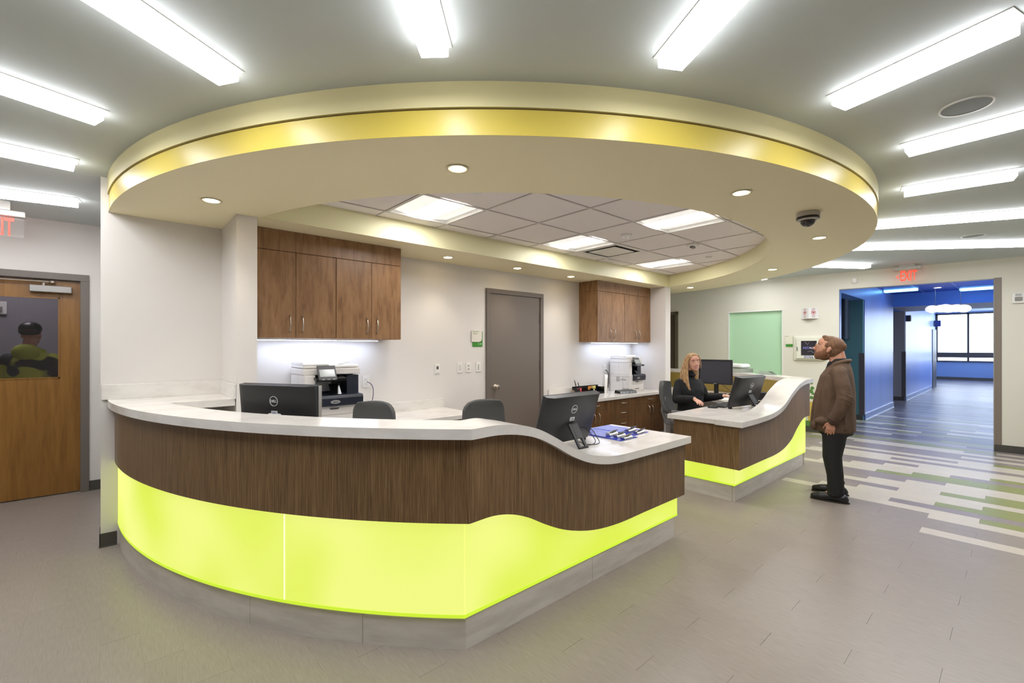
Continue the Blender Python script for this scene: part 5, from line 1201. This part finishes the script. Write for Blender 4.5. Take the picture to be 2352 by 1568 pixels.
# ---------------- standing man, facing the far desk (local +x forward, +y his left, towards the camera)
man = thing('person', 'bearded man in glasses and a brown jacket standing with a hand in his pocket', 'person', (5.25, 1.21, 0), radians(99))
HT = Matrix.Translation((.045, 0, 1.435)) @ Matrix.Rotation(radians(-14), 4, 'Y')
K = 1.04
b = B()
head_parts(b, HT, K)
b.chain([(-.02, 0, 1.40), (-.035, 0, 1.33), (-.04, 0, 1.24)], [.058, .058, .07]); b.chain([(.0, 0, 1.37), (-.02, 0, 1.26)], [.048, .06])
b.loft([(-.04, 0, .72, .10, .13), (-.02, 0, .85, .12, .15), (-.01, 0, 1.0, .12, .15), (-.03, 0, 1.15, .11, .17), (-.04, 0, 1.25, .08, .16)], 24)
for s_ in (-1, 1):
    b.chain([(-.045, .165 * s_, 1.215), (-.09, .225 * s_, .98), (-.02, .225 * s_, .78)], [.055, .042, .028])
    b.chain([(-.02, .09 * s_, .80), (.005, .11 * s_, .45), (-.015, .133 * s_, .10)], [.08, .05, .034]); b.chain([(-.015, .133 * s_, .09), (.08, .143 * s_, .045)], [.034, .025])
hand(b, (.0, .222, .765), (.25, -.10, -1), (-.1, -1, 0), -1, .17, .35)
hand(b, (.0, -.222, .765), (.25, .10, -1), (-.1, 1, 0), 1, .17, .35)
o = b.obj('body', skin1, man); remesh(o, .0048, 3, .5)
man['man'] = 1; eyes(man, HT, K); del man['man']
# mouth line / lips
b = B(); addT(b, lambda q: (q.ell((.0975, 0, -.049), (.006, .019, .0035)), q.ell((.096, 0, -.058), (.006, .017, .0045))), HT, K); b.obj('lips', lipm, man, smooth=True)
# hair: short sides, fuller back and top
def hr(q):
    q.ell((-.026, 0, .040), (.094, .079, .084)); q.ell((.0, 0, .072), (.078, .064, .053)); q.ell((-.045, 0, .0), (.072, .073, .080))
    for s_ in (-1, 1): q.ell((.010, .068 * s_, .034), (.028, .011, .030)); q.ell((.010, .073 * s_, .002), (.009, .006, .022))
    q.ell((.052, 0, .104), (.030, .044, .018)); q.ell((-.105, 0, .045), (.022, .04, .035))
b = B(); addT(b, hr, HT, K); o = b.obj('hair', hair1, man); remesh(o, .005, 8, .6)
def bd(q):
    q.ell((.030, 0, -.064), (.066, .0605, .050)); q.ell((.070, 0, -.088), (.028, .033, .027)); q.ell((.045, 0, -.075), (.055, .052, .038))
    q.ell((.096, 0, -.072), (.008, .016, .009))
    for s_ in (-1, 1): q.ell((.020, .0585 * s_, -.036), (.028, .012, .036)); q.ell((.042, .043 * s_, -.058), (.036, .020, .034)); q.chain([(.104, .004 * s_, -.037), (.096, .024 * s_, -.046), (.088, .034 * s_, -.066)], [.006, .0055, .007], 8)
b = B(); addT(b, bd, HT, K); o = b.obj('beard', beard, man); remesh(o, .0045, 2, .4)
# glasses
def gl(q):
    for s_ in (-1, 1):
        pts = [(.106 - .012 * abs(sin(2 * pi * i / 16)) * 0, (.033 + .022 * cos(2 * pi * i / 16)) * s_, .010 + .017 * sin(2 * pi * i / 16)) for i in range(17)]
        q.tube(pts, .0016, 6); q.tube([(.105, .055 * s_, .016), (.06, .074 * s_, .012), (.0, .082 * s_, .006), (-.012, .082 * s_, -.004)], .0017, 6)
    q.tube([(.106, -.011, .014), (.112, 0, .017), (.106, .011, .014)], .0016, 6)
b = B(); addT(b, gl, HT, K); b.obj('glasses', gold, man, smooth=True)
# black shirt collar
b = B(); b.chain([(-.036, 0, 1.30), (-.04, 0, 1.20)], [.074, .085]); b.chain([(.0, 0, 1.27), (.02, 0, 1.10), (.04, 0, .9)], [.065, .10, .10]); b.loft([(.04, 0, .66, .12, .12), (.05, 0, .9, .13, .13)], 20)
o = b.obj('shirt', M('shirt_black', (22, 22, 24), .8), man); remesh(o, .008, 3)
# jacket
jk = M('jacket_brown', (96, 74, 56), .8, tex=1, col2=(80, 60, 44), scale=(20, 20, 9), bump=.9, detail=2)
b = B()
b.loft([(.0, 0, .645, .15, .19), (.005, 0, .66, .172, .205), (.01, 0, .72, .176, .21), (.008, 0, .82, .172, .208), (.0, 0, .95, .165, .205), (-.008, 0, 1.08, .152, .205), (-.016, 0, 1.18, .132, .195), (-.032, 0, 1.245, .105, .155), (-.045, 0, 1.29, .078, .105), (-.045, 0, 1.315, .07, .08)], 36)
for s_ in (-1, 1):
    b.ell((-.040, .150 * s_, 1.215), (.076, .066, .062))
    b.chain([(-.045, .17 * s_, 1.20), (-.078, .225 * s_, 1.09), (-.095, .245 * s_, .985)], [.066, .063, .062]); b.chain([(-.095, .245 * s_, .985), (-.06, .248 * s_, .88), (-.012, .236 * s_, .79)], [.064, .057, .047])
    # sleeve folds
    for q, (x, y, z, r) in enumerate(((-.088, .24, 1.03, .067), (-.093, .245, 1.0, .071), (-.09, .248, .965, .070), (-.082, .25, .935, .066), (-.02, .24, .81, .052), (-.06, .25, .89, .060))):
        R = Matrix.Rotation(radians(18 + 9 * (q % 2)), 3, 'X') @ Matrix.Rotation(radians(-10 - 6 * q), 3, 'Y'); b.ell((x, y * s_, z), (r, r * .97, .011), R, 20, 8)
# pocket lump and hem
b.ell((.09, .19, .755), (.06, .035, .035)); b.ell((.12, -.17, .76), (.06, .035, .05)); b.ell((.15, .12, .70), (.035, .06, .05))
for q, (x, y, z0, z1, r) in enumerate(((.14, .13, .72, 1.0, .014), (.10, .165, .8, 1.05, .012), (-.09, .18, .70, .9, .014), (-.14, .11, .68, 1.05, .013), (.03, .208, .68, .84, .012), (.165, .07, .68, .95, .010))):
    b.chain([(x, y, z0), (x * .95, y * .97, z1)], [r, r * .5], 8)
o = b.obj('jacket', jk, man); remesh(o, .0075, 3, .6)
b = B()
for s_ in (-1, 1):
    b.chain([(-.112, .03 * s_, 1.325), (-.085, .072 * s_, 1.322), (-.02, .088 * s_, 1.30), (.045, .078 * s_, 1.24), (.105, .07 * s_, 1.12), (.15, .062 * s_, .98), (.175, .06 * s_, .82), (.185, .065 * s_, .68)], [.017, .018, .02, .019, .017, .015, .013, .012], 10)
b.chain([(-.112, -.03, 1.325), (-.118, 0, 1.327), (-.112, .03, 1.325)], [.017, .017, .017], 10)
o = b.obj('lapel', M('jacket_lapel', (100, 78, 60), .8), man); remesh(o, .006, 2)
for s_ in (-1, 1):
    b = B(); b.chain([(-.018, .237 * s_, .80), (-.008, .232 * s_, .775)], [.049, .048], 16); o = b.obj('cuff', M('jacket_cuff', (74, 54, 42), .85), man, smooth=True)
# trousers
tr_m = M('trousers_black', (20, 20, 22), .75, bump=.2, scale=(25, 25, 25))
b = B(); b.loft([(-.01, 0, .62, .135, .175), (-.01, 0, .70, .14, .18), (-.01, 0, .80, .13, .165)], 28)
for s_, fx in ((1, -.0), (-1, .02)):
    b.chain([(-.01, .09 * s_, .72), (.0 + fx, .105 * s_, .55), (.012 + fx, .118 * s_, .42), (-.012 + fx, .128 * s_, .25), (-.02 + fx, .135 * s_, .09)], [.108, .092, .078, .068, .066])
    b.ell((-.01 + fx, .135 * s_, .07), (.075, .066, .03)); b.ell((-.035 + fx, .133 * s_, .135), (.055, .06, .018)); b.ell((-.04 + fx, .13 * s_, .19), (.05, .055, .014)); b.ell((.03 + fx, .118 * s_, .44), (.06, .07, .02))
o = b.obj('trousers', tr_m, man); remesh(o, .008, 3)
shoe_m = M('shoe_black', (26, 26, 26), .35)
for s_, fx in ((1, -.0), (-1, .02)):
    b = B(); y = .14 * s_
    b.chain([(-.075 + fx, y, .042), (.0 + fx, y, .05), (.10 + fx, y + .008 * s_, .036), (.155 + fx, y + .01 * s_, .030)], [.040, .044, .040, .028], 14); b.ell((-.01 + fx, y, .075), (.06, .04, .035)); b.ell((-.09 + fx, y, .035), (.03, .034, .03))
    for v in b.bm.verts: v.co.z = max(v.co.z, .008)
    o = b.obj('shoe', shoe_m, man); remesh(o, .006, 2)
    b = B(); pts = []
    for q in range(24):
        a = 2 * pi * q / 24; pts.append((.03 + fx + .155 * cos(a), y + (.042 + .006 * cos(a)) * sin(a)))
    b.prism(pts, 0, .014); b.obj('sole', M('sole', (40, 34, 30), .6), o)

# ---------------- seated woman (local +x forward, +y her left)
WR = radians(248)
wom = thing('person', 'smiling woman with long blond hair and a black sweater seated behind the far desk', 'person', (5.575, 2.835, 0), WR)
def wl_(p):
    inv = (Matrix.Translation(wom.location) @ wom.rotation_euler.to_matrix().to_4x4()).inverted(); return inv @ Vector(p)
HW = Matrix.Translation((.055, 0.005, 1.262)) @ Matrix.Rotation(radians(-22), 4, 'Z') @ Matrix.Rotation(radians(3), 4, 'Y') @ Matrix.Rotation(radians(7), 4, 'X')
KW = .97
rw = wl_((5.25, 2.62, .835)); lw = wl_((5.74, 2.50, .845))
rt = wl_((5.17, 2.49, .80)); lt = wl_((5.86, 2.46, .845))
rh, lh = rw, lw
b = B()
head_parts(b, HW, KW, True)
b.chain([(.01, 0, 1.21), (-.005, 0, 1.14), (-.02, 0, 1.06)], [.048, .047, .06])
b.loft([(-.04, 0, .50, .12, .15), (-.03, 0, .62, .10, .13), (-.02, 0, .80, .10, .14), (-.03, 0, .95, .08, .135), (-.03, 0, 1.02, .055, .10)], 24)
for s_, w_ in ((-1, rw), (1, lw)):
    el = Vector((.02, .215 * s_, .80)); b.chain([(-.03, .145 * s_, .985), tuple(el), tuple(w_)], [.038, .036, .026])
for s_ in (-1, 1):
    b.chain([(-.02, .09 * s_, .54), (.36, .11 * s_, .52), (.38, .11 * s_, .28), (.36, .11 * s_, .06)], [.085, .06, .048, .036]); b.chain([(.36, .11 * s_, .06), (.46, .12 * s_, .035)], [.036, .026])
up = Vector((0, 0, 1))
hand(b, rw + (rt - rw) * .12, (rt - rw), (0, 0, -1), 1, .165, .35, .16)
hand(b, lw + (lt - lw) * .12, (lt - lw), (0, 0, -1), -1, .165, .25, .12)
o = b.obj('body', skin2, wom); remesh(o, .0046, 2, .4)
eyes(wom, HW, KW)
b = B(); addT(b, lambda q: (q.chain([(.088, -.026, -.042), (.0995, -.012, -.0485), (.1025, 0, -.0495), (.0995, .012, -.0485), (.088, .026, -.042)], [.002, .0032, .003, .0032, .002], 8), q.chain([(.088, -.026, -.043), (.096, -.014, -.0575), (.099, 0, -.061), (.096, .014, -.0575), (.088, .026, -.043)], [.002, .0035, .004, .0035, .002], 8)), HW, KW); b.obj('lips', lipw, wom, smooth=True)
b = B(); addT(b, lambda q: q.ell((.0945, 0, -.0535), (.0072, .020, .0055)), HW, KW); b.obj('teeth', M('teeth', (235, 232, 226), .25), wom, smooth=True)
# hair: cap, parted, long locks over her right shoulder
def hw(q):
    q.ell((-.028, 0, .048), (.094, .084, .078)); q.ell((-.06, 0, -.02), (.062, .078, .10)); q.ell((-.002, 0, .088), (.066, .062, .032))
    for s_ in (-1, 1):
        q.chain([(.058, .012 * s_, .100), (.052, .050 * s_, .080), (.036, .074 * s_, .035), (.020, .083 * s_, -.03), (.004, .086 * s_, -.10)], [.013, .015, .014, .010, .004], 10)
    q.chain([(-.05, 0, -.05), (-.07, 0, -.16), (-.085, 0, -.26)], [.075, .075, .06])
b = B(); addT(b, hw, HW, KW)
HL = HW.to_translation()
rs = random.Random(5)
for q in range(13):
    f = q / 12; j = rs.uniform(-.006, .006)
    b.chain([(HL.x - .0 - .07 * f, HL.y - .062 - .008 * sin(f * 3), 1.315), (HL.x - .012 - .075 * f, HL.y - .080 - .008 * sin(f * 3), 1.25), (HL.x - .0 - .085 * f, -.094 - .012 * f + j, 1.15), (.075 - .10 * f, -.108 - .012 * f + j, 1.06), (.098 - .10 * f, -.112 - .004 * f + j, .97), (.112 - .085 * f, -.095 - .004 * f + j, .90), (.118 - .07 * f, -.082 + j, .84 + .05 * f * f + abs(j) * 3)], [.012, .015, .016, .0155, .015, .012, .004], 8)
for q in range(7):
    f = q / 6
    b.chain([(HL.x + .0 - .07 * f, HL.y + .064, 1.31), (HL.x + .0 - .08 * f, HL.y + .078, 1.23), (.01 - .07 * f, .094, 1.13), (-.02 - .06 * f, .105 - .01 * f, 1.04), (-.04 - .05 * f, .10 - .03 * f, .96)], [.012, .015, .016, .014, .005], 8)
o = b.obj('hair', hair2, wom); remesh(o, .005, 4, .5)
# sweater with turtleneck
sw = M('sweater_black', (20, 20, 23), .85, bump=.4, scale=(140, 140, 140))
b = B()
b.loft([(-.02, 0, .50, .15, .18), (-.01, 0, .58, .155, .175), (.0, 0, .68, .14, .16), (.012, 0, .80, .135, .168), (.005, 0, .92, .13, .185), (-.018, 0, 1.0, .108, .185), (-.03, 0, 1.055, .08, .13), (-.02, 0, 1.09, .062, .075)], 32)
b.ell((.07, .07, .88), (.07, .075, .07)); b.ell((.07, -.07, .88), (.07, .075, .07))
b.chain([(-.012, 0, 1.08), (.002, 0, 1.125)], [.064, .060]); b.ell((.015, 0, 1.098), (.062, .064, .020)); b.ell((.005, 0, 1.125), (.062, .062, .018))
for s_, w_ in ((-1, rw), (1, lw)):
    el = Vector((.02, .225 * s_, .80)); b.ell((-.025, .148 * s_, 1.0), (.060, .060, .052)); mid = el.lerp(w_, .55)
    b.chain([(-.025, .152 * s_, .99), (.0, .20 * s_, .90), tuple(el), tuple(mid), tuple(el.lerp(w_, .93))], [.058, .056, .054, .048, .040])
    for q in range(4): p = Vector((0, .20 * s_, .88)).lerp(el, q / 3); b.ell(tuple(p), (.059, .059, .010), Matrix.Rotation(radians(20 * s_), 3, 'X'), 16, 8)
o = b.obj('sweater', sw, wom); remesh(o, .0075, 3)
b = B(); b.loft([(-.02, 0, .46, .15, .18), (-.02, 0, .56, .15, .18)], 24)
for s_ in (-1, 1): b.chain([(-.02, .09 * s_, .545), (.36, .11 * s_, .525), (.38, .11 * s_, .28), (.36, .11 * s_, .10)], [.095, .072, .060, .055])
o = b.obj('trousers', tr_m, wom); remesh(o, .009, 3)
for s_ in (-1, 1):
    b = B(); b.chain([(.33, .11 * s_, .05), (.40, .115 * s_, .05), (.48, .12 * s_, .032)], [.042, .042, .030]); 
    for v in b.bm.verts: v.co.z = max(v.co.z, .002)
    o = b.obj('shoe', shoe_m, wom); remesh(o, .007, 2)

# ---------------- person in the room behind the wooden door (back turned)
pb = thing('person', 'person in lime hooded jacket and dark cap seen through the wooden door window', 'person', (-.63, 7.25, 0), radians(75))
H3 = Matrix.Translation((.03, 0, 1.585)); b = B(); head_parts(b, H3, 1.0)
b.chain([(0, 0, 1.53), (-.02, 0, 1.40)], [.055, .06])
for s_ in (-1, 1):
    b.chain([(-.0, .17 * s_, 1.33), (.04, .24 * s_, 1.08), (.24, .20 * s_, .98)], [.05, .04, .028]); b.chain([(0, .09 * s_, .86), (0, .10 * s_, .48), (-.02, .11 * s_, .09)], [.08, .055, .04]); b.chain([(-.02, .11 * s_, .08), (.1, .12 * s_, .04)], [.036, .026])
    hand(b, (.25, .20 * s_, .975), (1, -.2 * s_, 0), (0, 0, -1), s_, .17, .4)
b.loft([(0, 0, .80, .11, .14), (0, 0, 1.1, .11, .15), (0, 0, 1.36, .09, .16)], 20); o = b.obj('body', skin1, pb); remesh(o, .007, 2)
b = B(); b.loft([(0, 0, .78, .14, .175), (0, 0, .95, .145, .18), (0, 0, 1.15, .15, .20), (0, 0, 1.30, .12, .20), (-.01, 0, 1.40, .08, .12)], 28)
for s_ in (-1, 1): b.ell((0, .17 * s_, 1.32), (.075, .07, .07)); b.chain([(0, .175 * s_, 1.31), (.04, .25 * s_, 1.08), (.20, .21 * s_, .985)], [.072, .062, .045])
o = b.obj('jacket', M('jacket_lime', (196, 204, 72), .7, tex=1, col2=(34, 34, 40), scale=(3.5, 3.5, 5), ramp=(.44, .47), detail=1), pb); remesh(o, .009, 3)
b = B(); b.ell((-.09, 0, 1.40), (.06, .12, .09)); b.chain([(-.06, .08, 1.42), (.02, .1, 1.40)], [.035, .03]); b.chain([(-.06, -.08, 1.42), (.02, -.1, 1.40)], [.035, .03]); o = b.obj('hood', M('hood_lime', (190, 198, 70), .7), pb); remesh(o, .008, 3)
b = B(); b.ell((.005, 0, 1.66), (.108, .092, .075)); b.ell((-.01, 0, 1.63), (.10, .088, .06)); b.ell((.11, 0, 1.63), (.06, .06, .01)); o = b.obj('cap', black, pb); remesh(o, .007, 2)
b = B(); b.loft([(0, 0, .74, .13, .17), (0, 0, .90, .13, .17)], 20)
for s_ in (-1, 1): b.chain([(0, .09 * s_, .82), (0, .10 * s_, .48), (-.02, .11 * s_, .09)], [.10, .075, .062])
o = b.obj('trousers', tr_m, pb); remesh(o, .01, 2)
for s_ in (-1, 1): b = B(); b.chain([(-.05, .115 * s_, .045), (.06, .12 * s_, .045), (.14, .125 * s_, .032)], [.043, .042, .03]); o = b.obj('shoe', shoe_m, pb); remesh(o, .008, 2)
